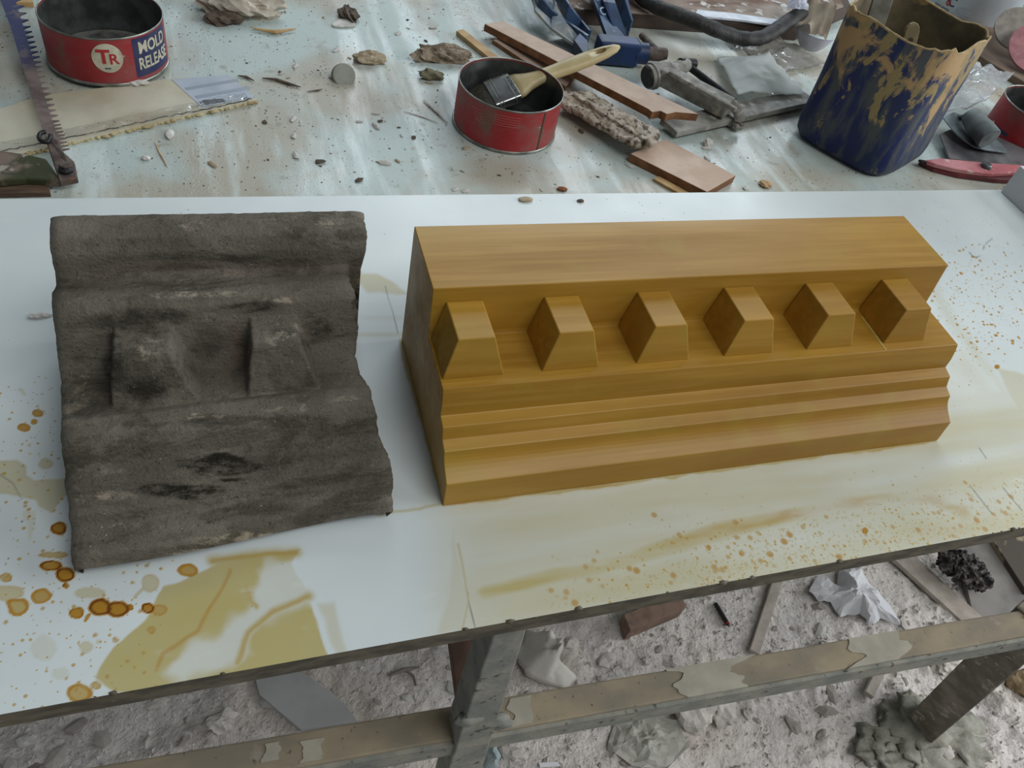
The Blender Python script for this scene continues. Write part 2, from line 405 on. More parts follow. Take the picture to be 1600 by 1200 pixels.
# pale pool at the far left and separate drops
poly([(-8, 722), (25, 719), (41, 730), (40, 742), (50, 749), (100, 747), (106, 772), (82, 800), (62, 791), (54, 780), (32, 775), (12, 772), (-8, 772)], 0.50, 0.02, soft=2, rim=.06)
poly([(35, 797), (54, 797), (54, 815), (49, 845), (46, 845), (42, 818), (35, 812)], 0.22, soft=2)
for a in [(60, 646, 10, 6.5, .8, .24, .4), (54, 659, 6, 4, .8, .26, .4), (37, 668, 11, 7.5, .8, .26, .4), (71, 724, 12.5, 9.5, .5, .02, .2), (92, 825, 14, 10.5, .8, .42, .7),
          (81, 884, 18, 9, .8, .30, 1.2), (85, 867, 28, 5, .7, .12, .4), (103, 898, 16, 12, .85, .42, 1.0), (103, 915, 5, 5, .85, .5, .5), (9, 902, 10, 8, .7, .14, .6),
          (12, 927, 30, 14, .58, .04, .4), (64, 931, 17, 13.5, .78, .2, .6), (28, 948, 20, 14, .75, .14, .9), (120, 958, 13, 10, .8, .34, .6), (156, 948, 19, 14.5, .85, .44, .7),
          (184, 952, 19, 14, .85, .44, .7), (203, 949, 6, 5, .85, .44, .5), (136, 965, 9, 3, .8, .3, .4, -.9), (231, 950, 10, 8, .85, .44, .9), (249, 953, 13, 10, .75, .2, .3), (293, 891, 18, 11, .75, .22, .5),
          (235, 911, 15, 15, .5, .04, .4), (218, 925, 17, 3, .5, .04, .2, -.8), (141, 926, 26, 9, .48, .02, .2), (207, 910, 3.5, 3, .7, .15, .2), (68, 1014, 22, 22, .2, 0, .1), (95, 1052, 15, 11, .2, 0, .1),
          (135, 1012, 11, 10, .45, .02, .3), (180, 1000, 6, 5, .62, .14, .4), (154, 1003, 4, 3, .45, 0, .3), (124, 1083, 22, 15, .75, .16, .7), (150, 1071, 10, 7, .7, .14, .4), (237, 984, 8, 7, .75, .2, .2), (57, 1025, 3, 2, .4, 0, 0),
          (1558, 573, 4, 3.4, .75, .45, .2), (35, 612, 8, 3, .35, 0, 0, .9), (1352, 829, 5, 5, .8, .4, .3)]:
    blob(*a)
# spattered drops by the front edge, round drops of a few millimetres
def dot(x, y, rad, ye, am):
    i0, i1 = np.searchsorted(gx, (x - rad * 1.6, x + rad * 1.6)); j0, j1 = np.searchsorted(gy, (y - rad * 1.6, y + rad * 1.6))
    if i1 <= i0 or j1 <= j0: return
    dd = np.hypot(X[i0:i1, j0:j1] - x, Y[i0:i1, j0:j1] - y) / rad
    mm = sstep(-dd, -1.35, -0.6)
    yel[i0:i1, j0:j1] = np.maximum(yel[i0:i1, j0:j1], mm * ye); amb[i0:i1, j0:j1] = np.maximum(amb[i0:i1, j0:j1], mm * am)
for i in range(900):
    px = rng.uniform(850, 1590); edge = 1117 - 0.183 * px
    py = edge - 6 - abs(rng.normal(0, 1)) * 42
    if px < 1050 and rng.random() < 0.55: continue
    p = T(px, py, 0); rad = 0.0006 + 0.0022 * rng.random() ** 8 + 0.0006 * rng.random() ** 2
    dot(p.x, p.y, rad, 0.62, 0.0 + 0.22 * (rad - 0.0006) / 0.0022 + 0.06 * rng.random())
for i in range(140):
    p = T(rng.uniform(1450, 1600), rng.uniform(380, 560), 0); dot(p.x, p.y, 0.0009 + 0.001 * rng.random() ** 3, 0.7, 0.5)
for i in range(90):
    p = T(rng.uniform(0, 260), rng.uniform(600, 1090), 0); dot(p.x, p.y, 0.0006 + 0.0009 * rng.random() ** 3, 0.5, 0.25)
for pts in ([(602, 447), (622, 520)], [(1515, 758), (1550, 803)], [(1567, 762), (1597, 798)], [(1530, 700), (1541, 716)], [(730, 925), (742, 982)], [(1535, 390), (1541, 380), (1550, 373)], [(1515, 395), (1523, 402), (1532, 400)], [(0, 741), (20, 755), (35, 782)]):
    put(line, 0.8 * sstep(-sdline(u, v, pts), -1.3, -0.2))
dist_e = (1117 - 0.183 * u) - v
spm = np.exp(-((dist_e - 18) / 52.0) ** 2) * sstep(u, 840, 1080) * (0.75 + 0.6 * fbm(X * 14, Y * 14, 91, 3))
spm = np.maximum(spm, 0.45 * np.exp(-((u - 1520) / 90.0) ** 2 - ((v - 470) / 90.0) ** 2))
spm = np.maximum(spm, 0.22 * sstep(-u, -300, -100) * sstep(v, 560, 640))
paint = np.stack([np.clip(yel, 0, 1), np.clip(amb, 0, 1), line, np.clip(spm, 0, 1)], -1)
k = NT('white_laminate_with_wood_stain')
at = k.attr('paint')
c = k.mix(k.ramp(k.noise(4, 4), 0.3, 0.7), srgb(222, 230, 228), srgb(208, 217, 217))
c = k.mix(k.math('MULTIPLY', at[0], 0.95), c, srgb(178, 156, 22))
for sc_, rad_ in ((210, 0.24), (420, 0.26), (120, 0.16)):
    v2 = k.vor(sc_); vs_ = k.n('ShaderNodeSeparateColor'); k.l(v2.outputs['Color'], vs_.inputs[0])
    on_ = k.math('LESS_THAN', vs_.outputs[0], k.math('MULTIPLY', k.al, 0.62))
    c = k.mix(k.math('MULTIPLY', on_, k.ramp(v2.outputs['Distance'], rad_ * 0.7, rad_ * 1.25, 0.8, 0)), c, srgb(186, 148, 30))
c = k.mix(k.ramp(at[1], 0.0, 0.40, 0, 0.9), c, srgb(178, 126, 14))
c = k.mix(k.ramp(at[1], 0.36, 0.85), c, srgb(112, 58, 6))
c = k.mix(k.math('MULTIPLY', at[2], 0.8), c, srgb(70, 72, 74))
v1 = k.vor(95); sp = k.math('MULTIPLY', k.ramp(v1.outputs['Distance'], 0.05, 0.09, 1, 0), k.ramp(k.noise(7, 3), 0.5, 0.62))
c = k.mix(k.math('MULTIPLY', sp, 0.75), c, srgb(84, 82, 76))
c = k.mix(k.ramp(k.noise(24, 5, (1, 2.5, 1)), 0.6, 0.8, 0, 0.25), c, srgb(236, 240, 238))
k.bump(k.noise(260, 4), 0.05, 0.0006)
LAM = k.set(c, k.ramp(k.noise(9, 4), 0.3, 0.7, 0.30, 0.42), 0, 0.5)
me = grid_mesh('laminate', X, Y, np.zeros(X.shape), paint); me.materials.append(LAM)
edge_m = simple('dark_chipboard_edge', srgb(112, 104, 86), srgb(80, 75, 62), 90, 0.8, stretch=(0.4, 1, 1), c3=srgb(128, 122, 108), s3=160, lo3=0.62, hi3=0.75, bump=0.5)
brd = thing('laminated_board', 'long white laminated board stained with yellow wood stain, carrying stone and wooden block', 'board', (0.4, BY0, ZT))
o = bpy.data.objects.new('laminate', me); COL.objects.link(o); o.parent = brd; o.location = Vector((0, 0, 0)) - brd.location
core = MB().box(((BX0 + BX1) / 2, (BY0 + BY1) / 2, -0.0098), (BX1 - BX0, BY1 - BY0 - 0.0004, 0.0183))
obj('core', core, edge_m, brd)
chips = MB()                                             # crumbs of glue stuck along the front edge
for i in range(24):
    px = rng.uniform(0, 1600); p = T(px, 1117 - 0.183 * px, 0)
    r_ = 0.0010 + 0.002 * rng.random() ** 3
    chips.rock((p.x, BY0 + 0.0004, -0.0012 + 0.0012 * rng.random()), (r_ * 1.4, r_ * .7, r_ * .7), i, 1, .5)
tag(obj('glue_crumb', chips, edge_m, brd, True), kind='stuff')

# ================================================================== stone fragment
S = 0.5
P_yz = np.array([(0.588, 0.0), (0.573, 0.020), (0.580, 0.041), (0.606, 0.044), (0.622, 0.046), (0.628, 0.062), (0.652, 0.064), (0.660, 0.080), (0.686, 0.082), (0.694, 0.102), (0.708, 0.116), (0.742, 0.118), (0.753, 0.109), (0.815, 0.110), (0.835, 0.128), (0.850, 0.170), (0.857, 0.192), (0.870, 0.201), (0.895, 0.197), (0.918, 0.190), (0.930, 0.194), (0.934, 0.222), (0.946, 0.242), (0.972, 0.247), (0.994, 0.245)]) * S
e0 = P_yz[0]; ev = P_yz[-1] - e0; Lp = np.hypot(*ev); ev = ev / Lp; nv_ = np.array([-ev[1], ev[0]])
tt = (P_yz - e0) @ ev; hh = (P_yz - e0) @ nv_
order = np.maximum.accumulate(tt + np.arange(len(tt)) * 1e-6)
NX, NTt = 250, 270
tg = np.linspace(0, Lp, NTt); hp = np.interp(tg, order, hh)
hs = np.convolve(np.pad(hp, 1, mode='edge'), np.ones(3) / 3, 'valid')
def edge_from_px(pts):                                     # where the broken ends lie, found along the profile surface
    ts, xs = [], []
    for px, py in pts:
        d = ray(px, py); best = None
        for t_, h_ in zip(tg, hs):
            yy, zz = e0 + ev * t_ + nv_ * h_
            s_ = yy / d[1]; err = abs(CAM_H + d[2] * s_ - zz)
            if best is None or err < best[0]: best = (err, t_, d[0] * s_)
        ts.append(best[1]); xs.append(best[2])
    o_ = np.argsort(ts); return np.array(ts)[o_], np.array(xs)[o_]
tl, xl = edge_from_px([(75, 346), (75, 372), (80, 410), (79, 455), (80, 490), (88, 560), (92, 610), (92, 660), (94, 700), (98, 760), (104, 800), (108, 850), (118, 900)])
tr, xr = edge_from_px([(570, 338), (574, 360), (573, 384), (568, 402), (546, 410), (548, 440), (557, 462), (561, 500), (560, 530), (557, 560), (566, 590), (581, 612), (585, 635), (593, 660), (596, 697), (609, 720), (615, 740), (621, 770), (620, 798)])
uu = np.linspace(0, 1, NX)
XL = np.interp(tg, tl, xl) + 0.0005 * fbm(tg * 240, tg * 0, 3, 4)
XR = np.interp(tg, tr, xr) + 0.0014 * fbm(tg * 210, tg * 0, 5, 4)
SX = XL[None, :] + (XR - XL)[None, :] * uu[:, None]
ST = np.broadcast_to(tg[None, :], SX.shape).copy(); SH = np.broadcast_to(hs[None, :], SX.shape).copy()
# the two worn dentils: blunt frusta standing on the shelf
for bx0, bx1, tx0, tx1, zt in ((-0.0915, -0.0355, -0.0865, -0.0500, 0.170), (-0.0045, 0.0465, 0.000, 0.0330, 0.172)):
    yb, yt, ybk, zb = 0.752 * S, 0.792 * S, 0.875 * S, 0.106 * S; zt *= S
    # walk each height along n and keep the highest point still inside the frustum
    for step in np.arange(0.0, 0.030, 0.0006):
        H_ = hs[None, :] + step; yy = e0[0] + ev[0] * ST + nv_[0] * H_; zz = e0[1] + ev[1] * ST + nv_[1] * H_
        f_ = np.clip((zz - zb) / (zt - zb), 0, 1)
        rag = 0.0022 * fbm(SX * 70, zz * 70, 14, 3)
        ok = (zz < zt + rag * 0.6) & (zz > zb - 0.004) & (yy > yb + (yt - yb) * f_ + rag) & (yy < ybk) & (SX > bx0 + (tx0 - bx0) * f_ + rag) & (SX < bx1 + (tx1 - bx1) * f_ + rag)
        SH = np.where(ok, np.maximum(SH, H_), SH)
for it in range(2):                                        # worn, rounded
    Q = np.pad(SH, 1, mode='edge'); SH = (Q[1:-1, 1:-1] * 2 + Q[:-2, 1:-1] + Q[2:, 1:-1] + Q[1:-1, :-2] + Q[1:-1, 2:]) / 6
# slow sag of the mouldings, pits and crumbled lower edge
SH = SH + 0.0009 * fbm(SX * 16, ST * 16, 61, 3) + 0.00035 * fbm(SX * 110, ST * 110, 63, 4, .6) - 0.004 * np.maximum(0, fbm(SX * 40, ST * 90, 67, 3) - 0.4)
SH = SH - 0.010 * sstep(-ST, -0.02, 0.0) * sstep(SX, -0.04, 0.03) * sstep(-SX, -0.075, -0.04) * 0.5
endw = np.minimum(uu, 1 - uu)[:, None] * (XR - XL)[None, :]
SH = SH - 0.005 * np.exp(-(endw / 0.0025))
tilt = (0.012 * sstep(SX, -0.09, 0.08)) * sstep(-ST, -0.20, 0.0)  # near edge is broken back toward its right end
SYv = e0[0] + ev[0] * ST + nv_[0] * SH + tilt; SZv = np.maximum(e0[1] + ev[1] * ST + nv_[1] * SH, 0.0003)
nz = 0.0005 * sstep(fbm(SX * 160, ST * 160, 71, 2), -0.2, 0.8)
SZv = SZv + nz * sstep(ST, 0.01, 0.03)
su, sv = project(SX, SYv, SZv)
dk = np.zeros(SX.shape); pale = np.zeros(SX.shape)  # dk: stains and painted recess shade; pale: patches and painted edge highlights
swu = su + 22 * fbm(SX * 45, ST * 110, 81, 4); swv = sv + 12 * fbm(SX * 45, ST * 110, 83, 4)
for a, b, rx, ry, s_ in ((335, 726, 88, 17, 1), (285, 768, 80, 16, 1), (350, 750, 40, 7, .7), (150, 610, 30, 60, .25), (235, 610, 55, 22, .6), (215, 500, 110, 22, .5), (175, 560, 22, 60, .55), (395, 480, 60, 12, .6), (500, 515, 30, 20, .5), (320, 540, 40, 40, .35), (560, 480, 14, 30, .5), (330, 660, 80, 12, .4), (470, 660, 60, 14, .4), (380, 560, 14, 60, .3), (420, 720, 40, 14, .35), (300, 400, 200, 12, .35)):
    dk = np.maximum(dk, s_ * sstep(-np.hypot((swu - a) / rx, (swv - b) / ry), -1.1, -0.45))
for a, b, rx, ry, s_ in ((300, 462, 90, 9, .8), (430, 468, 60, 8, .7), (230, 545, 40, 28, .45), (435, 525, 40, 30, .5), (140, 880, 70, 30, .25), (215, 905, 45, 14, .8), (400, 845, 110, 12, .9), (310, 866, 50, 8, .8), (150, 775, 90, 10, .5), (190, 820, 40, 8, .45), (390, 775, 110, 20, .2), (320, 645, 40, 6, .7), (540, 620, 40, 10, .5), (290, 350, 30, 8, .5), (510, 350, 30, 10, .5), (110, 640, 30, 30, .4), (120, 590, 30, 40, .35), (470, 640, 90, 5, .4), (120, 735, 120, 10, .3)):
    pale = np.maximum(pale, s_ * sstep(-np.hypot((swu - a) / rx, (swv - b) / ry), -1.1, -0.4))
red = 0.8 * sstep(-np.hypot((swu - 365) / 22, (swv - 545) / 60), -1, -.3) + 0.35 * sstep(-np.abs(swv - 420), -14, 0)
spaint = np.stack([dk, pale, red, np.ones(SX.shape)], -1)
k = NT('weathered_stone'); at = k.attr('paint')
n1 = k.noise(16, 6); n2 = k.noise(60, 9, (0.3, 1, 1), 0.7); n3 = k.noise(480, 3); n4 = k.noise(28, 9, (0.45, 1, 1), 0.72, 0.6)
c = k.mix(k.ramp(n1, 0.35, 0.68), srgb(138, 131, 117), srgb(108, 103, 91))
c = k.mix(k.ramp(n4, 0.48, 0.60, 0, 0.7), c, srgb(80, 75, 63))
c = k.mix(k.ramp(n2, 0.54, 0.72, 0, 0.5), c, srgb(168, 158, 144))
c = k.mix(k.math('MULTIPLY', k.ramp(at[1], 0.0, 0.7), k.ramp(k.noise(130, 9, (0.7, 1, 1), 0.75), 0.46, 0.60, 0, 0.85)), c, srgb(200, 186, 164))
c = k.mix(k.math('MULTIPLY', at[2], 0.35), c, srgb(136, 104, 84))
c = k.mix(k.math('MULTIPLY', k.ramp(at[0], 0.0, 0.8), k.ramp(k.noise(110, 9, (0.5, 1, 1), 0.75), 0.40, 0.56, 0.30, 1.0)), c, srgb(48, 44, 35))
c = k.mix(k.ramp(n3, 0.60, 0.74, 0, 0.75), c, srgb(50, 46, 40))
c = k.mix(k.ramp(k.noise(560, 4), 0.62, 0.75, 0, 0.5), c, srgb(190, 182, 166))
v1 = k.vor(150); sp = k.math('MULTIPLY', k.ramp(v1.outputs['Distance'], 0.05, 0.1, 1, 0), k.ramp(k.noise(40, 3), 0.55, 0.65))
c = k.mix(k.math('MULTIPLY', sp, 0.8), c, srgb(196, 190, 178))
k.bump(k.math('ADD', k.noise(420, 6, (1, 1, 1), 0.7), k.noise(110, 6, (0.6, 1, 1), 0.7)), 1.0, 0.003)
STONE = k.set(c, 0.92, 0, 0.2)
# close the body: front field + back, two ends and bottom
me = grid_mesh('stone_fragment', SX, SYv, SZv, spaint)
bm = bmesh.new(); bm.from_mesh(me); VL = list(bm.verts)
idx = lambda i, j: VL[i * NTt + j]
yb_ = float(SYv[:, -1].max()) + 0.004
backtop = [idx(i, NTt - 1) for i in range(NX)]
def drop(vs, fn):
    return [bm.verts.new(fn(v_.co)) for v_ in vs]
b0 = drop(backtop, lambda p: Vector((p.x, yb_ - 0.002 + 0.002 * float(fbm(p.x * 80, 1.0, 3, 3)), 0.0003)))
for i in range(NX - 1): bm.faces.new((backtop[i], backtop[i + 1], b0[i + 1], b0[i]))
for i_, col_ in ((0, -1), (NX - 1, 1)):
    edge = [idx(i_, j) for j in range(NTt)]
    low = [edge[0]] + [bm.verts.new(Vector(((min(q.co.x for q in edge[max(0, jj - 45):jj + 1]) if col_ > 0 else max(q.co.x for q in edge[max(0, jj - 20):jj + 1])) - col_ * 0.004, p.co.y, 0.0003))) for jj, p in enumerate(edge) if 0 < jj < NTt - 1] + [b0[0] if i_ == 0 else b0[-1]]
    for j in range(NTt - 1):
        q = [edge[j], edge[j + 1], low[j + 1], low[j]]
        q2 = []
        for v_ in q:
            if v_ not in q2: q2.append(v_)
        if len(q2) > 2: bm.faces.new(q2)
bmesh.ops.recalc_face_normals(bm, faces=bm.faces[:])
org = Vector((-0.015, 0.40, 0.0))
for v_ in bm.verts: v_.co -= org
for f_ in bm.faces: f_.smooth = True
bm.to_mesh(me); bm.free(); me.set_sharp_from_angle(angle=math.radians(60)); me.materials.append(STONE)
o = bpy.data.objects.new('stone_fragment', me); COL.objects.link(o); o.location = org
tag(o, 'weathered grey stone cornice fragment with two worn dentil blocks and broken ends', 'stone')

# ================================================================== wooden cornice model
k = NT('yellow_stained_wood')
n1 = k.noise(26, 6, (0.10, 1, 1)); n2 = k.noise(150, 5, (0.05, 1, 1)); n3 = k.noise(5, 4, (0.5, 1, 1)); n4 = k.noise(18, 4)
c = k.mix(k.ramp(n1, 0.3, 0.7), srgb(180, 138, 50), srgb(154, 112, 28))
c = k.mix(k.ramp(n2, 0.42, 0.7, 0, 0.5), c, srgb(190, 148, 66))
c = k.mix(k.ramp(n3, 0.40, 0.68, 0, 0.5), c, srgb(142, 98, 30))
c = k.mix(k.ramp(n4, 0.52, 0.7, 0, 0.5), c, srgb(164, 138, 46))
k.bump(k.noise(120, 4, (0.1, 1, 1)), 0.06, 0.0006)
WOOD = k.set(c, k.ramp(n1, 0.3, 0.7, 0.38, 0.52), 0, 0.42)
BX, BL = 0.2514 * S, 0.9315 * S
prof = [(0.9555, 0.0), (0.9555, 0.2450), (0.8148, 0.2450), (0.8045, 0.1660), (0.8020, 0.1595), (0.7020, 0.1590), (0.6985, 0.150), (0.6935, 0.1300), (0.6920, 0.1110), (0.6735, 0.1065), (0.6700, 0.0970), (0.6660, 0.0875), (0.6490, 0.0815)]
for i in range(1, 8):
    f_ = i / 8; prof.append((0.6490 - 0.0335 * f_ + 0.008 * math.sin(math.pi * f_), 0.0815 - 0.0340 * f_))
prof += [(0.6150, 0.0475), (0.6105, 0.0)]
root = thing('wooden_cornice_block', 'long yellow stained wooden cornice model with six dentils and stepped mouldings', 'wooden block', (BX + BL / 2, 0.78 * S, 0.0))
mb = MB(); n = len(prof)
NS = 2
for i in range(NS + 1):
    xx = BX + BL * i / NS
    mb.v += [Vector((xx, y * S, z * S + 0.0002)) for y, z in prof]
for i in range(NS):
    mb.f += [(i * n + a, i * n + (a + 1) % n, (i + 1) * n + (a + 1) % n, (i + 1) * n + a) for a in range(n)]
mb.f += [tuple(range(n)), tuple(range(NS * n, NS * n + n))[::-1]]
obj('body', mb, WOOD, root, bevel=0.0007)
for i, x0 in enumerate((0.2545, 0.405, 0.5595, 0.7145, 0.872, 1.0305)):
    b = [(x0, 0.719), (x0 + 0.092, 0.719), (x0 + 0.092, 0.8035), (x0, 0.8035)]
    tp = [(x0 + 0.0185, 0.7345), (x0 + 0.0725, 0.7345), (x0 + 0.0725, 0.8115), (x0 + 0.0185, 0.8115)]
    if i == 5: b[1] = (x0 + 0.088, 0.719); tp[1] = (x0 + 0.072, 0.7345)
    mb = MB().add([(x * S, y * S, 0.1592 * S) for x, y in b] + [(x * S, y * S, 0.2225 * S) for x, y in tp], [(0, 3, 2, 1), (4, 5, 6, 7), (0, 1, 5, 4), (1, 2, 6, 5), (2, 3, 7, 6), (3, 0, 4, 7)])
    obj('dentil', mb, WOOD, root, bevel=0.0008)
obj('filler_line', MB().beam(T(1346, 494, 0.0797), T(1384, 547, 0.0797), 0.0014, 0.0006), simple('pale_filler', srgb(196, 180, 110), srgb(176, 160, 90), 60, 0.6, bump=0), root)

# ================================================================== shared materials of the tools
steel = simple('dull_steel', srgb(120, 122, 122), srgb(84, 84, 82), 40, 0.42, metal=0.75, bump=0.1)
tin_in = simple('tin_inner_wall', srgb(104, 108, 106), srgb(66, 68, 66), 30, 0.38, metal=0.55, bump=0.05)
rim_m = simple('bare_tin_rim', srgb(168, 170, 162), srgb(120, 122, 116), 60, 0.35, metal=0.7, bump=0.05)
rust = simple('rusty_steel', srgb(112, 100, 92), srgb(74, 64, 58), 70, 0.7, metal=0.25, bump=0.5, c3=srgb(136, 92, 70), s3=45, lo3=0.6, hi3=0.75)
plaster = simple('dry_plaster', srgb(206, 198, 184), srgb(170, 160, 144), 60, 0.95, spec=0.2, bump=0.8, bd=0.001)
plaster_white = simple('white_plaster_crumb', srgb(218, 216, 210), srgb(190, 186, 178), 90, 0.9, spec=0.2, bump=0.5)
cream = simple('cream_print', srgb(206, 202, 178), srgb(180, 176, 154), 90, 0.6, bump=0)
navy = simple('navy_print', srgb(40, 44, 84), srgb(56, 60, 92), 60, 0.5, bump=0)
brown_b = simple('brown_hardboard', srgb(150, 112, 82), srgb(128, 92, 64), 50, 0.75, stretch=(1, 1, 1), bump=0.15)
pinkish_b = simple('hardboard_face', srgb(186, 158, 138), srgb(172, 142, 120), 40, 0.6, bump=0.08)
pale_wood = simple('pale_pine', srgb(198, 168, 118), srgb(172, 138, 90), 40, 0.65, stretch=(1, 1, 1), bump=0.15)
def hardboard(name, seed=0):
    """sanded face on top, browner sawn edges"""
    k = NT(name); g = k.n('ShaderNodeNewGeometry'); s_ = k.n('ShaderNodeSeparateXYZ'); k.l(g.outputs['True Normal'], s_.inputs[0])
    f_ = k.ramp(s_.outputs['Z'], 0.6, 0.8)
    a = k.mix(k.ramp(k.noise(60 + seed, 4), 0.35, 0.65), srgb(146, 104, 70), srgb(116, 80, 54))
    b = k.mix(k.ramp(k.noise(30 + seed, 5), 0.35, 0.65), srgb(208, 186, 168), srgb(192, 168, 148))
    return k.set(k.mix(f_, a, b), 0.7, 0, 0.3)
HB = hardboard('hardboard_strip')

def fit_center(pxs, r, z):
    P = np.array([T(a, b, z)[:2] for a, b in pxs]); c_ = P.mean(0) + np.array([0, r * 0.6])
    for i in range(60):
        d = c_ - P; l = np.hypot(d[:, 0], d[:, 1])[:, None]; c_ = (P + d / l * r).mean(0)
    return Vector((c_[0], c_[1], z))
def cyl_hit(px, py, c_, r):
    d = ray(px, py); a = d[0] ** 2 + d[1] ** 2; b = -2 * (d[0] * c_[0] + d[1] * c_[1]); e = c_[0] ** 2 + c_[1] ** 2 - r * r
    s_ = (-b - math.sqrt(max(0, b * b - 4 * a * e))) / (2 * a); p = (d[0] * s_, d[1] * s_, CAM_H + d[2] * s_)
    return math.atan2(p[1] - c_[1], p[0] - c_[0]), p[2]
def red_paint(name, wear_hi, tint):
    k = NT(name)
    w = k.ramp(k.noise(34, 6, (1, 1, 0.8)), 0.60 - wear_hi, 0.74 - wear_hi)
    c = k.mix(k.ramp(k.noise(20, 4), 0.3, 0.7), tint, srgb(158, 34, 42))
    c = k.mix(k.math('MULTIPLY', w, 0.75), c, srgb(112, 92, 76))
    v = k.vor(110); c = k.mix(k.math('MULTIPLY', k.ramp(v.outputs['Distance'], 0.10, 0.18, 0.9, 0), k.ramp(k.noise(22, 3), 0.56, 0.66)), c, srgb(184, 172, 150))
    c = k.mix(k.ramp(k.noise(16, 7, (1, 1, 1.6), 0.65), 0.40, 0.68, 0.05, 0.5), c, srgb(126, 104, 96))
    return k.set(c, 0.5, 0.0, 0.4)
def can(name, label, c_, r, h, paint, group=None):
    t = thing(name, label, 'tin can', c_, group)
    z = c_.z
    cc = Vector((c_.x, c_.y, 0))
    obj('body', MB().lathe([(r - 0.0008, z + 0.003), (r, z + 0.003), (r, z + h - 0.002), (r - 0.0008, z + h - 0.002)], 72, cc, True), paint, t, 40)
    obj('inner_wall', MB().lathe([(0.0001, z + 0.0022), (r - 0.002, z + 0.0022), (r - 0.0015, z + 0.004), (r - 0.0012, z + h - 0.003), (r - 0.0007, z + h - 0.003), (r - 0.0007, z + 0.0012), (0.0001, z + 0.0012)], 72, cc), tin_in, t, 40)
    obj('rim', MB().lathe([(r + 0.0008 * math.cos(a) - 0.0002, z + h - 0.001 + 0.0011 * math.sin(a)) for a in np.linspace(0, 2 * math.pi, 9)[:-1]], 72, cc, True), rim_m, t, True)
    obj('base_seam', MB().lathe([(r + 0.0002 + 0.0012 * math.cos(a), z + 0.0020 + 0.0019 * math.sin(a)) for a in np.linspace(0, 2 * math.pi, 9)[:-1]], 72, cc, True), rim_m, t, True)
    return t
CRAD = 0.0638
# ---- left can with printed label
cL = fit_center([(87, 111), (110, 126), (147, 133), (200, 135), (245, 119)], CRAD, ZT + 0.0045)
t = can('mould_release_tin', 'red tin can with white round emblem and navy MOLD RELEASE print', cL, CRAD, 0.055, red_paint('red_label_print', 0.0, srgb(150, 40, 46)))
a0, zc = cyl_hit(168, 91, cL, CRAD)
vs, fs = disc_geo(0.0155, 0.0165)
em = MB().add(*wrap(vs, fs, (cL.x, cL.y, 0), CRAD, a0, zc, 0.0005))
em = obj('emblem', em, cream, t)
redp = simple('red_print', srgb(176, 44, 48), None, 50, 0.5, bump=0)
mb = MB(); vs, fs = text_geo('T', 0.0215, 0, 0, 0.0007); mb.add(*wrap(vs, fs, (cL.x, cL.y, 0), CRAD, a0 - 0.06, zc + 0.001, 0.0008))
vs, fs = text_geo('R', 0.0165, 0, 0, 0.0003); mb.add(*wrap(vs, fs, (cL.x, cL.y, 0), CRAD, a0 + 0.095, zc - 0.0016, 0.0008))
obj('lettering', mb, redp, em)
mb = MB(); vs, fs = text_geo('...', 0.009, 0, 0, 0.0003); mb.add(*wrap(vs, fs, (cL.x, cL.y, 0), CRAD, a0 - 0.02, zc - 0.0092, 0.0008)); obj('lettering', mb, navy, em)
aL, z1 = cyl_hit(205, 64, cL, CRAD); aM, z0 = cyl_hit(206, 118, cL, CRAD); aR = aL + 0.86
pn = obj('label_panel', MB().add(*wrap_patch((cL.x, cL.y, 0), CRAD, aL, aR, ZT + 0.0045 + 0.0075, ZT + 0.0045 + 0.0515, 0.0002, 18)), navy, t)
mb = MB()
for s_, zz in (('MOLD', 0.0395), ('RELEASE', 0.0215)):
    vs, fs = text_geo(s_, 0.0165, 0, 0, 0.0004); w_ = max(q.x for q in vs) - min(q.x for q in vs)
    mb.add(*wrap(vs, fs, (cL.x, cL.y, 0), CRAD, (aL + aR) / 2 + 0.01, ZT + 0.0045 + zz, 0.0005, (0.043 if s_ == 'MOLD' else 0.047) / w_, 1.12))
obj('lettering', mb, cream, pn)
obj('residue', MB().lathe([(0.0001, 0.0095), (0.02, 0.0085), (0.045, 0.0075), (0.06, 0.0045)], 40, (cL.x, cL.y, cL.z)), simple('dry_wax_residue', srgb(132, 132, 124), srgb(74, 74, 70), 34, 0.6, bump=0.7, bd=0.003), t, True)
# ---- middle can
cM = fit_center([(707, 190), (715, 206), (740, 224), (775, 236), (810, 241), (839, 239), (861, 227)], CRAD, ZT + 0.0003)
HM = 0.056
t = can('worn_red_tin', 'worn red tin can holding a paintbrush, with brown stains and side seam', cM, CRAD, HM, red_paint('worn_red_paint', 0.07, srgb(168, 36, 44)))
aS, _z = cyl_hit(846, 205, cM, CRAD)
obj('side_seam', MB().add(*wrap_patch((cM.x, cM.y, 0), CRAD, aS - 0.018, aS + 0.018, cM.z + 0.003, cM.z + HM - 0.003, 0.0005, 3)), simple('seam_metal', srgb(84, 80, 66), None, 60, 0.5, metal=0.4, bump=0), t)
mb = MB()
for i in range(5):
    aa, zz = cyl_hit(741 + i * 1.0, 151 + i * 7, cM, CRAD); mb.add(*wrap_patch((cM.x, cM.y, 0), CRAD, aa - 0.01, aa + 0.20, cM.z + 0.044 - i * 0.0032, cM.z + 0.0446 - i * 0.0032, 0.0003, 6))
    aa, zz = cyl_hit(778, 165, cM, CRAD); mb.add(*wrap_patch((cM.x, cM.y, 0), CRAD, aa - 0.04, aa + 0.46, cM.z + 0.0475 - i * 0.003, cM.z + 0.048 - i * 0.003, 0.0003, 8))
obj('print_lines', mb, simple('faded_print', srgb(200, 130, 120), None, 50, 0.6, bump=0), t)
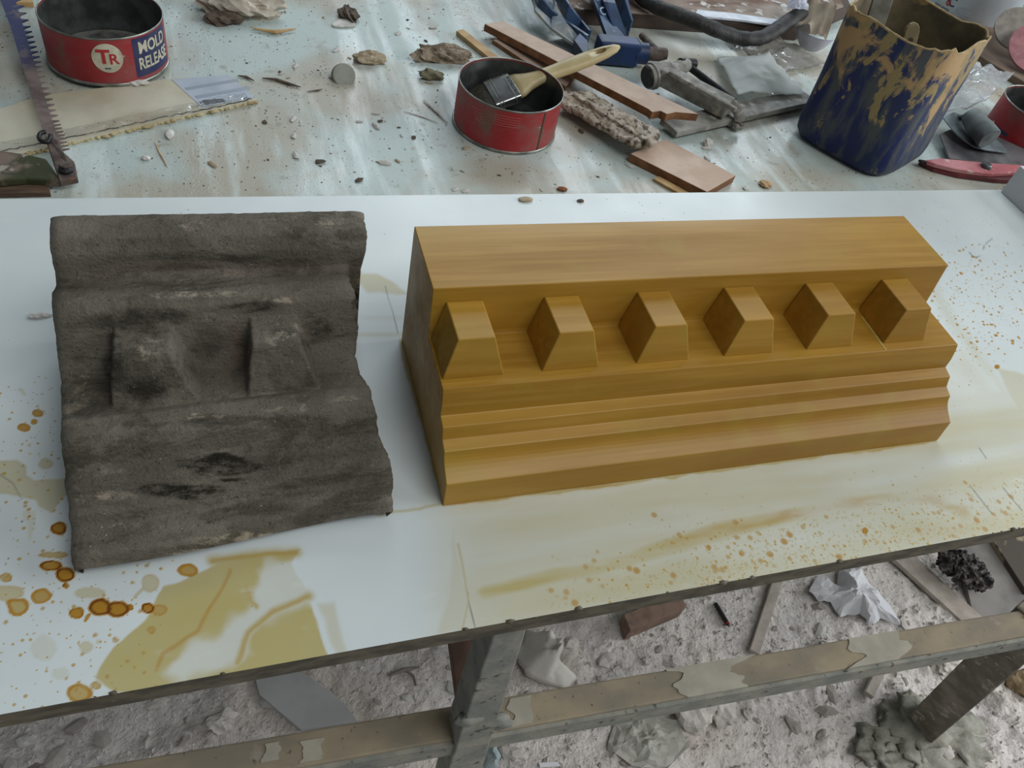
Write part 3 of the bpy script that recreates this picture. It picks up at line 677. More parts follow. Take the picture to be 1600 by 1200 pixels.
# ---- right can
cR_ = fit_center([(1537, 187), (1560, 223), (1583, 238), (1600, 247)], CRAD, ZT + 0.0003)
t = can('red_tin', 'bright red tin can beside the trowel and clear plastic bag', cR_, CRAD, 0.056, red_paint('red_can_paint', -0.08, srgb(170, 34, 46)))
aa, zz = cyl_hit(1551, 193, cR_, CRAD)
vs, fs = disc_geo(0.0036, 0.0046, 16, 2)
obj('emblem', MB().add(*wrap(vs, fs, (cR_.x, cR_.y, 0), CRAD, aa, zz, 0.0003)), cream, t)
obj('print_band', MB().add(*wrap_patch((cR_.x, cR_.y, 0), CRAD, aa + 0.12, aa + 0.55, zz - 0.002, zz + 0.003, 0.0003, 8)), navy, t)

# ================================================================== paintbrush in the middle can
P0 = T(742, 160, ZT + 0.016); P1 = T(968, 73, ZT + 0.082)
ax = (P1 - P0); Lb = ax.length; ax.normalize()
side = Vector((0.42, -0.9, -0.1)); side = (side - ax * side.dot(ax)).normalized(); nrm = side.cross(ax).normalized()
if nrm.z < 0: nrm = -nrm
def loft(secs, n=16, pw=2.0):
    """rounded cross-sections (distance, half width, half thickness) along the brush"""
    mb = MB(); vs = []
    for s_, w_, h_ in secs:
        for q in range(n):
            a = 2 * math.pi * q / n; ca, sa = math.cos(a), math.sin(a)
            e = 2 / pw; x_ = math.copysign(abs(ca) ** e, ca) * w_; y_ = math.copysign(abs(sa) ** e, sa) * h_
            vs.append(P0 + ax * s_ + side * x_ + nrm * y_)
    fs = [(i * n + q, i * n + (q + 1) % n, (i + 1) * n + (q + 1) % n, (i + 1) * n + q) for i in range(len(secs) - 1) for q in range(n)]
    fs += [tuple(range(n))[::-1], tuple(range((len(secs) - 1) * n, len(secs) * n))]
    return mb.add(vs, fs)
br = thing('paintbrush', 'flat paintbrush with cream wooden handle resting in the worn red can', 'paintbrush', P0)
obj('bristles', loft([(0.0, 0.019, 0.004), (0.012, 0.021, 0.006), (0.026, 0.021, 0.0065)], 20, 6), simple('dark_bristles', srgb(46, 44, 38), srgb(70, 66, 54), 300, 0.6, bump=0.5), br)
fe = obj('ferrule', loft([(0.020, 0.0225, 0.0075), (0.054, 0.0225, 0.0075)], 24, 5), simple('shiny_ferrule', srgb(190, 192, 190), srgb(150, 152, 150), 40, 0.22, metal=0.9, bump=0.05), br, 40, bevel=0.0006)
for s_ in (0.026, 0.030, 0.047): obj('crimp', loft([(s_ - 0.0009, 0.0229, 0.0079), (s_ + 0.0009, 0.0229, 0.0079)], 24, 5), rim_m, fe)
for q in (-0.012, 0.0, 0.012):
    obj('nail', MB().rock(P0 + ax * 0.051 + side * q + nrm * 0.0076, 0.0011, 2, 1, 0.0), steel, fe, True)
hn = obj('handle', loft([(0.052, 0.0205, 0.0068), (0.062, 0.0185, 0.0075), (0.074, 0.0125, 0.008), (0.088, 0.0095, 0.0075), (0.110, 0.0098, 0.007), (0.135, 0.0112, 0.0066), (Lb - 0.045, 0.0112, 0.006), (Lb - 0.02, 0.0092, 0.0052), (Lb - 0.006, 0.006, 0.004), (Lb, 0.0022, 0.002)], 20, 2.3),
    simple('cream_painted_handle', srgb(208, 194, 150), srgb(192, 174, 128), 30, 0.4, bump=0.05), br, True)
hc = P0 + ax * (Lb - 0.028)
hole = MB(); hv = [hc + ax * (0.0085 * math.cos(q)) + side * (0.0042 * math.sin(q)) for q in np.linspace(0, 2 * math.pi, 19)[:-1]]
hole.add([p + nrm * 0.0056 for p in hv] + [p - nrm * 0.0053 for p in hv], [tuple(range(18)), tuple(range(18, 36))[::-1]] + [(i, (i + 1) % 18, 18 + (i + 1) % 18, 18 + i) for i in range(18)])
cut = obj('hanging_hole', hole, simple('hole_shade_wood', srgb(150, 122, 84), srgb(128, 100, 66), 30, 0.7, bump=0), hn)
cut.hide_render = True; cut.hide_viewport = True
md = hn.modifiers.new('hole', 'BOOLEAN'); md.object = cut; md.operation = 'DIFFERENCE'; md.solver = 'EXACT'
dg = bpy.context.evaluated_depsgraph_get(); bpy.context.view_layer.update()
me = bpy.data.meshes.new_from_object(hn.evaluated_get(bpy.context.evaluated_depsgraph_get()))
hn.modifiers.clear(); hn.data = me; bpy.data.objects.remove(cut)

# ================================================================== wooden strips
def flat(name, pxs, z, th, mat, label, cat, group=None, bevel=0.0006, zs=None):
    zs = zs or [z] * len(pxs)
    o = obj(name, MB().prism([T(a, b, q) for (a, b), q in zip(pxs, zs)], th), mat, bevel=bevel)
    return tag(o, label, cat, group)
batten_px = [(757, 37), (1013, 170), (1019, 175), (1032, 173), (1042, 178), (1056, 175), (1092, 178), (786, 33)]
pl = [T(757, 37, ZT + 0.017), T(1013, 170, ZT + 0.036), T(1092, 178, ZT + 0.039)]
pn2 = (pl[1] - pl[0]).cross(pl[2] - pl[0]).normalized(); zA = []
for a, b in batten_px:                                     # where each sight line meets the batten's own sloping face
    d = Vector(ray(a, b)); o_ = Vector((0, 0, CAM_H)); zA.append((o_ + d * ((pl[0] - o_).dot(pn2) / d.dot(pn2))).z)
flat('hardboard_batten', batten_px, 0, 0.0105, HB, 'long brown hardboard batten with splintered end leaning over the grey clamp', 'wood strip', zs=zA)
flat('hardboard_offcut', [(985, 240), (1105, 300), (1150, 274), (1040, 217)], ZT + 0.0115, 0.011, HB, 'short brown hardboard offcut with square end under the plaster-caked float', 'wood strip')
flat('thin_shim', [(1021, 279), (1030, 275), (1076, 300), (1066, 304)], ZT + 0.0035, 0.003, pale_wood, 'thin pale wooden shim tucked beside the short offcut', 'wood strip')
flat('pine_stick', [(713, 48), (724, 45), (800, 105), (790, 111)], ZT + 0.0062, 0.006, pale_wood, 'thin pale pine stick lying behind the worn red can', 'wood strip')
flat('wood_packer', [(770, 62), (800, 55), (905, 110), (885, 135), (860, 122)], ZT + 0.0065, 0.006, HB, 'brown wooden packer in the shade under the long batten', 'wood strip')

# ================================================================== plaster caked float
k = NT('caked_plaster'); n1 = k.noise(55, 6); n2 = k.noise(140, 5)
c = k.mix(k.ramp(n1, 0.35, 0.65), srgb(190, 180, 166), srgb(150, 138, 120)); c = k.mix(k.ramp(n2, 0.53, 0.62, 0, 0.85), c, srgb(70, 60, 50))
k.bump(n2, 0.9, 0.003); CAKE = k.set(c, 0.95, 0, 0.15)
def crust_bar(a, b, w, h, seed, n=64, m_=18):
    a = Vector(a); b = Vector(b); d = (b - a); L = d.length; d.normalize(); sd = d.cross(Vector((0, 0, 1))).normalized(); mb = MB(); vs = []
    for i in range(n + 1):
        s_ = i / n; taper = min(1, math.sqrt(max(0.0, min(s_, 1 - s_) * L / (w * 0.28)))) if min(s_, 1 - s_) * L < w * 0.28 else 1
        for j in range(m_):
            an = 2 * math.pi * j / m_; ca, sa = math.cos(an), math.sin(an)
            x_ = math.copysign(abs(ca) ** 0.35, ca) * w / 2 * taper; z_ = math.copysign(abs(sa) ** 0.4, sa) * h / 2 * max(taper, 0.35)
            p = a + d * (s_ * L) + sd * x_ + Vector((0, 0, z_))
            kx = 0.0042 * float(fbm(p.x * 120 + p.z * 160, p.y * 120, seed, 4, .7)) + 0.003 * float(fbm(p.x * 40 + p.z * 80, p.y * 40, seed + 2, 3))
            p += (sd * ca + Vector((0, 0, max(sa, -0.05)))) * kx
            vs.append(p)
    fs = [(i * m_ + j, i * m_ + (j + 1) % m_, (i + 1) * m_ + (j + 1) % m_, (i + 1) * m_ + j) for i in range(n) for j in range(m_)]
    fs += [tuple(range(m_))[::-1], tuple(range(n * m_, (n + 1) * m_))]
    return mb.add(vs, fs)
fl = thing('plaster_float', 'plaster-caked float blade with rounded crusty end under the long batten', 'float', T(955, 195, ZT))
pA = T(882, 146, ZT + 0.013); pB = T(1022, 226, ZT + 0.022)
obj('blade', crust_bar(pA, pB, 0.056, 0.0095, 3, 150, 34), CAKE, fl, True)
obj('dried_ridge', crust_bar(pA + Vector((0.008, -0.012, 0.005)), pB + Vector((-0.006, -0.010, 0.005)), 0.010, 0.007, 9, 110, 14), CAKE, fl, True)

# ================================================================== grey screw clamp
grey_m = simple('dusty_grey_iron', srgb(168, 166, 158), srgb(130, 128, 121), 50, 0.75, metal=0.1, bump=0.4, c3=srgb(196, 190, 178), s3=60, lo3=0.55, hi3=0.7)
darkst = simple('dark_threaded_steel', srgb(52, 52, 52), srgb(34, 34, 35), 200, 0.45, metal=0.5, bump=0.5)
gc = thing('grey_screw_clamp', 'dusty grey iron bar clamp with dark screw lying beside the blue bucket', 'clamp', T(1120, 180, ZT))
b0 = T(1044, 200, ZT + 0.009); b1 = T(1262, 152, ZT + 0.009)
obj('bar', MB().beam(b0, b1, 0.034, 0.008), grey_m, gc, bevel=0.0008)
bd_ = (b1 - b0).normalized(); bs = bd_.cross(Vector((0, 0, 1)))
lp = T(1146, 186, ZT + 0.013)
lp = b0 + bd_ * (lp - b0).dot(bd_)
loop = MB()
lpts = []
for a in np.linspace(-0.3, 2 * math.pi - 0.9, 22):
    lpts.append(lp + bs * (0.028 * math.cos(a)) + Vector((0, 0, 0.004 + 0.016 * math.sin(a))))
loop.tube([p if p.z > ZT + 0.0075 else Vector((p.x, p.y, ZT + 0.0075)) for p in lpts], 0.0072, 10)
obj('sliding_loop', loop, grey_m, gc, True)
a0_ = T(1140, 170, ZT + 0.027); a1_ = T(1034, 116, ZT + 0.030)
obj('arm', MB().beam(a0_, a1_, 0.026, 0.024), grey_m, gc, bevel=0.003)
obj('arm_rib', MB().beam(T(1150, 172, ZT + 0.041), T(1046, 113, ZT + 0.044), 0.007, 0.006), grey_m, gc, bevel=0.0015)
obj('neck', MB().tube([lp + Vector((0, 0, 0.014)) + bs * -0.006, a0_ + (a1_ - a0_) * 0.08], [0.011, 0.013], 12), grey_m, gc, True)
bc = T(1012, 121, ZT + 0.024); bdir = (T(1045, 112, ZT + 0.030) - bc).normalized()
obj('barrel', MB().tube([bc, bc + bdir * 0.034], 0.0165, 24), grey_m, gc, 40, bevel=0.001)
obj('barrel_face', MB().tube([bc - bdir * 0.0022, bc + bdir * 0.001], 0.0142, 24), darkst, gc, 40)
obj('barrel_collar', MB().tube([bc + bdir * 0.006, bc + bdir * 0.010], 0.0182, 24), grey_m, gc, 40)
sA = T(1080, 107, ZT + 0.031); sB = T(1147, 158, ZT + 0.020)
obj('screw', MB().tube([sA, sB], 0.0052, 14), darkst, gc, 40)
obj('screw_boss', MB().tube([T(1046, 116, ZT + 0.030), T(1072, 101, ZT + 0.034)], [0.013, 0.010], 16), grey_m, gc, 40)
obj('cross_pin', MB().tube([T(1062, 97, ZT + 0.040), T(1084, 100, ZT + 0.033)], [0.0055, 0.0075], 12), darkst, gc, 40)

# ================================================================== blue clamp
blue_m = simple('chipped_blue_enamel', srgb(60, 84, 116), srgb(40, 56, 78), 26, 0.4, bump=0.12, c3=srgb(120, 148, 178), s3=40, lo3=0.6, hi3=0.75)
blue_d = simple('dark_blue_enamel', srgb(34, 48, 74), srgb(36, 60, 104), 30, 0.45, bump=0.12, c3=srgb(92, 100, 106), s3=50, lo3=0.62, hi3=0.75)
bc_ = thing('blue_clamp', 'blue enamelled clamp with two ribbed arms and steel handle behind the batten', 'clamp', T(930, 60, ZT))
def ribbon(pxs, z0, z1, w):
    """upright flange following a path on the table"""
    pts = [T(a, b, ZT + 0.0275 * min(1, max(0, (54 - b) / 26))) for a, b in pxs]; mb = MB(); vs = []
    for i, p in enumerate(pts):
        d = (pts[min(i + 1, len(pts) - 1)] - pts[max(i - 1, 0)]); d.z = 0; d.normalize(); sd = Vector((-d.y, d.x, 0)) * (w / 2)
        vs += [p + sd + Vector((0, 0, z0)), p + sd + Vector((0, 0, z1)), p - sd + Vector((0, 0, z1)), p - sd + Vector((0, 0, z0))]
    fs = [(4 * i + q, 4 * i + (q + 1) % 4, 4 * i + 4 + (q + 1) % 4, 4 * i + 4 + q) for i in range(len(pts) - 1) for q in range(4)]
    fs += [(0, 1, 2, 3), tuple(range(4 * len(pts) - 4, 4 * len(pts)))[::-1]]
    return mb.add(vs, fs)
obj('jaw_flange', ribbon([(828, -30), (832, 0), (840, 22), (856, 42), (880, 60), (912, 82)], 0.001, 0.026, 0.006), blue_m, bc_, bevel=0.001)
obj('jaw_inner_rib', ribbon([(862, -30), (868, 5), (884, 32), (903, 56), (916, 72)], 0.004, 0.024, 0.005), blue_m, bc_, bevel=0.001)
obj('jaw_web', MB().prism([T(a, b, ZT + 0.011 + 0.0275 * min(1, max(0, (54 - b) / 26))) for a, b in ((830, -28), (836, 15), (860, 42), (910, 78), (912, 66), (884, 34), (868, 5), (862, -28))], 0.004), simple('plaster_spattered_enamel', srgb(168, 172, 168), srgb(120, 136, 150), 34, 0.7, bump=0.4, c3=srgb(150, 118, 88), s3=24, lo3=0.6, hi3=0.68), bc_)
obj('jaw_pad', MB().prism([T(a, b, ZT + 0.026) for a, b in ((897, 62), (906, 51), (919, 64), (920, 80), (912, 83))], 0.025), blue_d, bc_, bevel=0.001)
obj('arm_flange', ribbon([(918, -30), (926, 0), (938, 34), (952, 72)], 0.001, 0.030, 0.007), blue_d, bc_, bevel=0.001)
obj('arm_flange', ribbon([(950, -30), (960, 5), (970, 30), (980, 62)], 0.004, 0.030, 0.006), blue_m, bc_, bevel=0.001)
web = obj('arm_web', MB().prism([T(a, b, ZT + 0.020 + 0.0275 * min(1, max(0, (54 - b) / 26))) for a, b in ((918, -28), (928, 0), (955, 72), (983, 64), (962, 5), (950, -28))], 0.005), blue_m, bc_)
vs, fs = text_geo('ULEXT', 0.019, 0.0004, 0, 0.0003)
wa = T(950, 36, ZT + 0.0300); wd = (T(963, 66, ZT + 0.0203) - T(940, 18, ZT + 0.0480)).normalized(); wn = Vector((-wd.y, wd.x, 0)).normalized(); wu_ = wd.cross(wn)
tw = max(q.x for q in vs) - min(q.x for q in vs)
obj('lettering', MB().add([wa + wd * (q.x * 0.062 / tw + 0.006) + wn * q.y + wu_ * (q.z + 0.0012) for q in vs], fs), simple('raised_letter_paint', srgb(146, 168, 190), None, 40, 0.6, bump=0), web)
obj('slide_block', MB().beam(T(932, 76, ZT + 0.019), T(996, 82, ZT + 0.019), 0.030, 0.034), blue_d, bc_, bevel=0.004)
obj('screw_sleeve', MB().tube([T(990, 82, ZT + 0.019), T(1010, 84, ZT + 0.019)], 0.015, 20), blue_d, bc_, 40)
obj('screw', MB().tube([T(1006, 83, ZT + 0.018), T(1040, 86, ZT + 0.018)], [0.0098, 0.0098], 18), rust, bc_, 40, bevel=0.001)
obj('tommy_bar', MB().tube([T(1003, 56, ZT + 0.010), T(1030, 84, ZT + 0.022)], 0.0052, 12), rust, bc_, 40)

# ================================================================== plank behind with plaster, and black hose
pk = thing('plastered_plank', 'dark plank with plaster-smeared top lying behind the clamps', 'plank', T(1040, 30, ZT))
k = NT('plaster_smeared_wood'); n1 = k.noise(20, 6, (0.4, 1, 1)); n2 = k.noise(50, 5)
c = k.mix(k.ramp(n1, 0.4, 0.62), srgb(120, 98, 84), srgb(170, 158, 146)); c = k.mix(k.ramp(n2, 0.55, 0.66), c, srgb(214, 212, 208)); k.bump(n2, 0.6, 0.002)
SMEAR = k.set(c, 0.8, 0, 0.2)
obj('board', MB().prism([T(a, b, ZT + 0.022) for a, b in ((866, 14), (965, 20), (1100, 30), (1250, 44), (1330, 10), (1300, -60), (900, -60))], 0.0215), simple('dark_old_plank', srgb(86, 72, 62), srgb(62, 52, 46), 40, 0.75, stretch=(0.3, 1, 1), bump=0.4), pk, bevel=0.001)
obj('plaster_skin', MB().prism([T(a, b, ZT + 0.0236) for a, b in ((872, 11), (965, 18), (1100, 28), (1246, 40), (1318, 10), (1290, -55), (905, -55))], 0.0015), SMEAR, pk)
obj('white_strip', MB().prism([T(a, b, ZT + 0.027) for a, b in ((1085, 24), (1150, 30), (1224, 40), (1220, 31), (1150, 21), (1090, 15))], 0.003), simple('white_plaster_strip', srgb(226, 232, 238), srgb(198, 206, 218), 40, 0.45, bump=0.5, bd=0.002), pk)
hp_ = [(985, -20, .037), (1008, 0, .037), (1032, 13, .038), (1070, 27, .038), (1108, 42, .035), (1140, 55, .024), (1168, 61, .022), (1192, 58, .023), (1212, 47, .028), (1232, 33, .034), (1252, 19, .040)]
cp = [T(a, b, ZT + z) for a, b, z in hp_]; dense = []
for i in range(len(cp) - 1):
    p0, p1, p2, p3 = cp[max(i - 1, 0)], cp[i], cp[i + 1], cp[min(i + 2, len(cp) - 1)]
    for q in np.linspace(0, 1, 7)[:-1]:
        dense.append(0.5 * ((2 * p1) + (p2 - p0) * q + (2 * p0 - 5 * p1 + 4 * p2 - p3) * q * q + (3 * p1 - p0 - 3 * p2 + p3) * q ** 3))
dense.append(cp[-1])
hs_m = simple('dusty_black_rubber', srgb(34, 34, 33), srgb(54, 53, 50), 60, 0.6, bump=0.9, bd=0.002, c3=srgb(120, 118, 110), s3=90, lo3=0.66, hi3=0.8)
hz = obj('rubber_hose', MB().tube(dense, [0.0125 + 0.0006 * math.sin(i * 1.3) for i in range(len(dense))], 16, squash=0.85), hs_m, smooth=50)
tag(hz, 'short curved length of dusty black rubber hose lying over the plank', 'hose')

# ================================================================== blue cut-down container
k = NT('blue_plastic_with_slip')
sx = k.n('ShaderNodeSeparateXYZ'); k.l(k.coord(), sx.inputs[0])
n1 = k.noise(32, 9, (1, 1, 0.42), 0.68, 0.7); n2 = k.noise(10, 5, (1, 1, 0.6)); n3 = k.noise(60, 5, (1, 1, 0.25))
base = k.mix(k.ramp(n2, 0.35, 0.65), srgb(30, 42, 92), srgb(44, 54, 82))
film = k.mix(k.ramp(n3, 0.42, 0.62, 0, 0.7), base, srgb(92, 95, 86))
cov = k.math('ADD', n1, k.ramp(sx.outputs['Z'], 0.0, 0.15, -0.11, 0.04))
c = k.mix(k.ramp(cov, 0.515, 0.56), film, srgb(156, 136, 92))
c = k.mix(k.ramp(k.math('ADD', k.noise(15, 6, (1, 1, 0.7), 0.6, 0.6), k.ramp(sx.outputs['Z'], 0.02, 0.15, -0.14, 0.06)), 0.55, 0.60), c, srgb(178, 146, 102))
k.bump(k.math('ADD', cov, k.noise(120, 4)), 0.5, 0.002)
BLUE = k.set(c, 0.6, 0, 0.35)
Lc, Fc, Rc = T(1222, 206, ZT), T(1372, 292, ZT), T(1456, 240, ZT)
ctr = (Lc + Rc) / 2; ux = (Fc - Lc); uy = (Rc - Fc)
def rsq(sc, z, shift=Vector((0, 0, 0)), n=72, jag=0.0, pw=4.2, seed=0):
    out = []
    for i in range(n):
        a = 2 * math.pi * i / n; ca, sa = math.cos(a), math.sin(a)
        x_ = math.copysign(abs(ca) ** (2 / pw), ca) * 0.5 * sc; y_ = math.copysign(abs(sa) ** (2 / pw), sa) * 0.5 * sc
        jz = jag * (float(fbm(math.cos(a) * 4 + 9, math.sin(a) * 4 + 5, seed, 4)))
        p = ctr + ux * x_ + uy * y_ + shift; out.append(Vector((p.x, p.y, ZT + z + jz)))
    return out
HB_ = 0.150
def zrow(P, row):                                          # height at which an upright line through P meets a picture row
    lo, hi = 0, 0.4
    for i in range(40):
        md_ = (lo + hi) / 2
        if project(P.x, P.y, md_)[1] > row: lo = md_
        else: hi = md_
    return lo
HB_ = zrow(Fc + (ctr - Fc) * 0.12, 88) - ZT
mb = MB(); loops = []
for sc, z in ((0.80, 0.0004), (0.93, 0.003), (0.985, 0.010), (1.0, 0.022), (0.985, 0.05), (0.975, 0.09), (0.98, 0.12), (0.99, HB_)):
    loops.append(rsq(sc, z, Vector((-0.010, 0.0, 0)) * (z / HB_), jag=0.009 if z == HB_ else 0, seed=4))
n = 72
def skin(loops, c0, c1):
    mb = MB()
    for l_ in loops: mb.v += l_
    for i in range(len(loops) - 1): mb.f += [(i * n + q, i * n + (q + 1) % n, (i + 1) * n + (q + 1) % n, (i + 1) * n + q) for q in range(n)]
    if c0: mb.f.append(tuple(range(n))[::-1])
    if c1: mb.f.append(tuple(range((len(loops) - 1) * n, len(loops) * n)))
    return mb
inner = [rsq(sc, z, Vector((-0.010, 0.0, 0)) * (z / HB_), jag=0.009 if z == HB_ else 0, seed=4) for sc, z in ((0.985, HB_), (0.955, HB_), (0.950, 0.12), (0.945, 0.09), (0.95, 0.03), (0.9, 0.008))]
bk = thing('blue_container', 'square blue plastic container cut open at the top and smeared with clay', 'container', (ctr.x, ctr.y, ZT))
obj('shell', skin(loops, True, False), BLUE, bk, 55)
obj('clay_lining', skin(inner, False, True), simple('clay_lining', srgb(128, 116, 88), srgb(92, 86, 70), 18, 0.7, bump=0.5, bd=0.002, c3=srgb(176, 148, 100), s3=22, lo3=0.6, hi3=0.68), bk, 55)
rimc = MB(); rl = rsq(0.975, HB_ + 0.0006, Vector((-0.010, 0, 0)), jag=0.009, seed=4); rl.append(rl[0])
rimc.tube(rl, [0.0011 + 0.0016 * abs(float(fbm(i * 0.35, 2.0, 3, 3))) for i in range(len(rl))], 8, cap=False)
obj('crusted_rim', rimc, simple('clay_crust', srgb(186, 164, 122), srgb(158, 134, 94), 80, 0.85, bump=0.6), bk, True)
gls = simple('clay_slip', srgb(120, 112, 88), srgb(96, 90, 72), 30, 0.6, bump=0.5)
obj('clay_slip', MB().prism(rsq(0.93, 0.022), 0.012), gls, bk)
wp = simple('worn_stick_wood', srgb(150, 136, 100), srgb(126, 112, 82), 40, 0.6, bump=0.1)
def stick(name, top, bot, w, th, mat, label, hole=False):
    d = (bot - top).normalized(); sd = Vector((1, -0.35, 0)); sd = (sd - d * sd.dot(d)).normalized(); nn = sd.cross(d); L = (bot - top).length
    mb = MB(); out = [(-w / 2, L), (-w / 2, 0.012), (-w * 0.42, 0.006), (-w * 0.25, 0.002), (0, 0), (w * 0.25, 0.002), (w * 0.42, 0.006), (w / 2, 0.012), (w / 2, L)]
    vs = [top + d * s_ + sd * x_ + nn * (th / 2) for x_, s_ in out] + [top + d * s_ + sd * x_ - nn * (th / 2) for x_, s_ in out]; n_ = len(out)
    mb.add(vs, [tuple(range(n_)), tuple(range(2 * n_ - 1, n_ - 1, -1))] + [(i, (i + 1) % n_, n_ + (i + 1) % n_, n_ + i) for i in range(n_)])
    r_ = thing(name, label, 'stick', top + d * L)
    obj('shaft', mb, mat, r_, bevel=0.001)
    if hole: obj('hole_shade_plug', MB().tube([top + d * 0.022 + nn * (th / 2 + 0.0004), top + d * 0.022 - nn * (th / 2 + 0.0004)], 0.0035, 16), simple('painted_hole_shade', srgb(66, 58, 42), None, 40, 0.8, bump=0), r_)  # solid dark plug, its colour stands for the shade inside the hole
stick('stirring_stick', T(1428, 34, ZT + HB_ - 0.012), ctr + Vector((0.02, -0.02, 0.026)), 0.019, 0.006, wp, 'pale wooden stirring stick with rounded end standing in the blue container', True)
stick('mixing_paddle', T(1384, -14, ZT + HB_ + 0.012), ctr + Vector((-0.03, 0.02, 0.026)), 0.026, 0.005, simple('grey_clay_paddle', srgb(138, 138, 126), srgb(110, 108, 96), 40, 0.7, bump=0.3), 'grey clay-coated paddle standing in the blue container')

# ================================================================== things round the blue container
def plastic(name, tint, alpha_rough=0.2, trans=0.85, mixw=0.35):
    k = NT(name); k.bump(k.noise(60, 4), 0.5, 0.002)
    return k.set(tint, alpha_rough, 0, 0.6, trans=trans, ior=1.15)
frost = plastic('frosted_plastic', (0.70, 0.73, 0.70, 1), 0.4, 0.5)
clear = plastic('clear_plastic', (0.72, 0.70, 0.66, 1), 0.08, 0.8)
clear2 = plastic('clear_bag_plastic', (0.78, 0.79, 0.80, 1), 0.08, 0.75)
o = obj('frosted_plastic_bag', MB().sheet([T(1120, 92, ZT + .006), T(1152, 150, ZT + .020), T(1256, 148, ZT + .016), T(1200, 86, ZT + .008)], 34, 28, 0.006, 22, 3, 0.0005, 0.020), frost, smooth=True)
tag(o, 'crumpled frosted white plastic bag between the grey clamp and blue container', 'plastic bag')
o = obj('clear_plastic_film', MB().sheet([T(1135, 66, ZT + .002), T(1212, 118, ZT + .003), T(1290, 100, ZT + .003), T(1195, 52, ZT + .003)], 30, 24, 0.008, 40, 8, 0.0004, 0.003), clear, smooth=True)
tag(o, 'glossy crumpled clear plastic film lying under the black hose', 'plastic film')
o = obj('clear_plastic_bag', MB().sheet([T(1452, 182, ZT + .020), T(1530, 168, ZT + .046), T(1582, 118, ZT + .050), T(1500, 100, ZT + .030)], 30, 26, 0.010, 34, 5, 0.0004, 0.016), clear2, smooth=True)
tag(o, 'shiny clear plastic bag bulging between the blue container and red can', 'plastic bag')
white_p = simple('white_plastic', srgb(222, 224, 236), srgb(200, 202, 220), 20, 0.35, bump=0.05)
mb = MB(); cpt = T(1262, 78, ZT)
vs = []; N_ = 20
for i in range(N_ + 1):
    for j in range(7):
        a = math.radians(150 + 150 * i / N_); rr = 0.034 * (0.35 + 0.65 * j / 6)
        vs.append(cpt + Vector((rr * math.cos(a), rr * math.sin(a), 0.004 + 0.030 * (j / 6) ** 1.6)))
fs = [(i * 7 + j, (i + 1) * 7 + j, (i + 1) * 7 + j + 1, i * 7 + j + 1) for i in range(N_) for j in range(6)]
mb.add(vs, fs); nn_ = len(vs); mb.add([v_ - Vector((0, 0, 0.0015)) for v_ in vs], [f[::-1] for f in fs])
o = obj('plastic_cup_shard', mb, white_p, smooth=True); tag(o, 'white curved plastic cup shard leaning by the blue container', 'plastic shard')
paper = simple('beige_paper', srgb(176, 166, 148), srgb(150, 138, 120), 20, 0.85, bump=0.2)
o = obj('crumpled_paper', MB().sheet([T(1236, 38, ZT + .024), T(1290, 66, ZT + .012), T(1300, 20, ZT + .05), T(1240, -6, ZT + .045)], 18, 18, 0.022, 30, 15, 0.0005, 0.01), paper); tag(o, 'crumpled beige paper heaped behind the blue container', 'paper')
o = obj('torn_white_paper', MB().sheet([T(1229, 14, ZT + .046), T(1262, 18, ZT + .06), T(1256, -12, ZT + .06), T(1232, -14, ZT + .05)], 12, 12, 0.010, 40, 19, 0.0005, 0.004), white_p); tag(o, 'torn white paper scrap at the end of the black hose', 'paper')

# ---- paint tin
rT = 0.088; cT = fit_center([(1470, 26), (1490, 37), (1515, 46), (1540, 51), (1558, 53)], rT, ZT + 0.0003)
pt = thing('paint_tin', 'pale grey paint tin with WHITE printed label standing behind the blue container', 'paint tin', cT)
lab = simple('pale_tin_label', srgb(186, 192, 196), srgb(168, 176, 180), 14, 0.4, bump=0.03)
cc = Vector((cT.x, cT.y, 0)); z = cT.z
obj('body', MB().lathe([(0.0001, z + 0.001), (rT - 0.001, z + 0.001), (rT, z + 0.003), (rT, z + 0.17), (rT - 0.004, z + 0.172), (0.0001, z + 0.172)], 64, cc), lab, pt, 40)
obj('base_band', MB().lathe([(rT + 0.0003, z + 0.004), (rT + 0.0003, z + 0.011)], 64, cc), navy, pt, True)
obj('base_seam', MB().lathe([(rT + 0.0002 + 0.0016 * math.cos(a), z + 0.0022 + 0.002 * math.sin(a)) for a in np.linspace(0, 2 * math.pi, 9)[:-1]], 64, cc, True), rim_m, pt, True)
grey_p = simple('grey_print', srgb(96, 102, 110), None, 50, 0.5, bump=0)
for txt, px, py, sz, mt in (('WHITE', 1470, 13, 0.011, grey_p), ('6', 1483, 3, 0.022, redp), ('C', 1488, 4, 0.022, navy)):
    aa, zz = cyl_hit(px, py, cT, rT); vs, fs = text_geo(txt, sz, 0, 0, 0.0003); obj('lettering', MB().add(*wrap(vs, fs, cc, rT, aa, zz, 0.0004)), mt, pt)
aa, zz = cyl_hit(1505, 16, cT, rT); obj('print_block', MB().add(*wrap_patch(cc, rT, aa - 0.12, aa + 0.2, zz - 0.008, zz + 0.002, 0.0003, 6)), simple('faint_print', srgb(158, 166, 172), None, 50, 0.5, bump=0), pt)
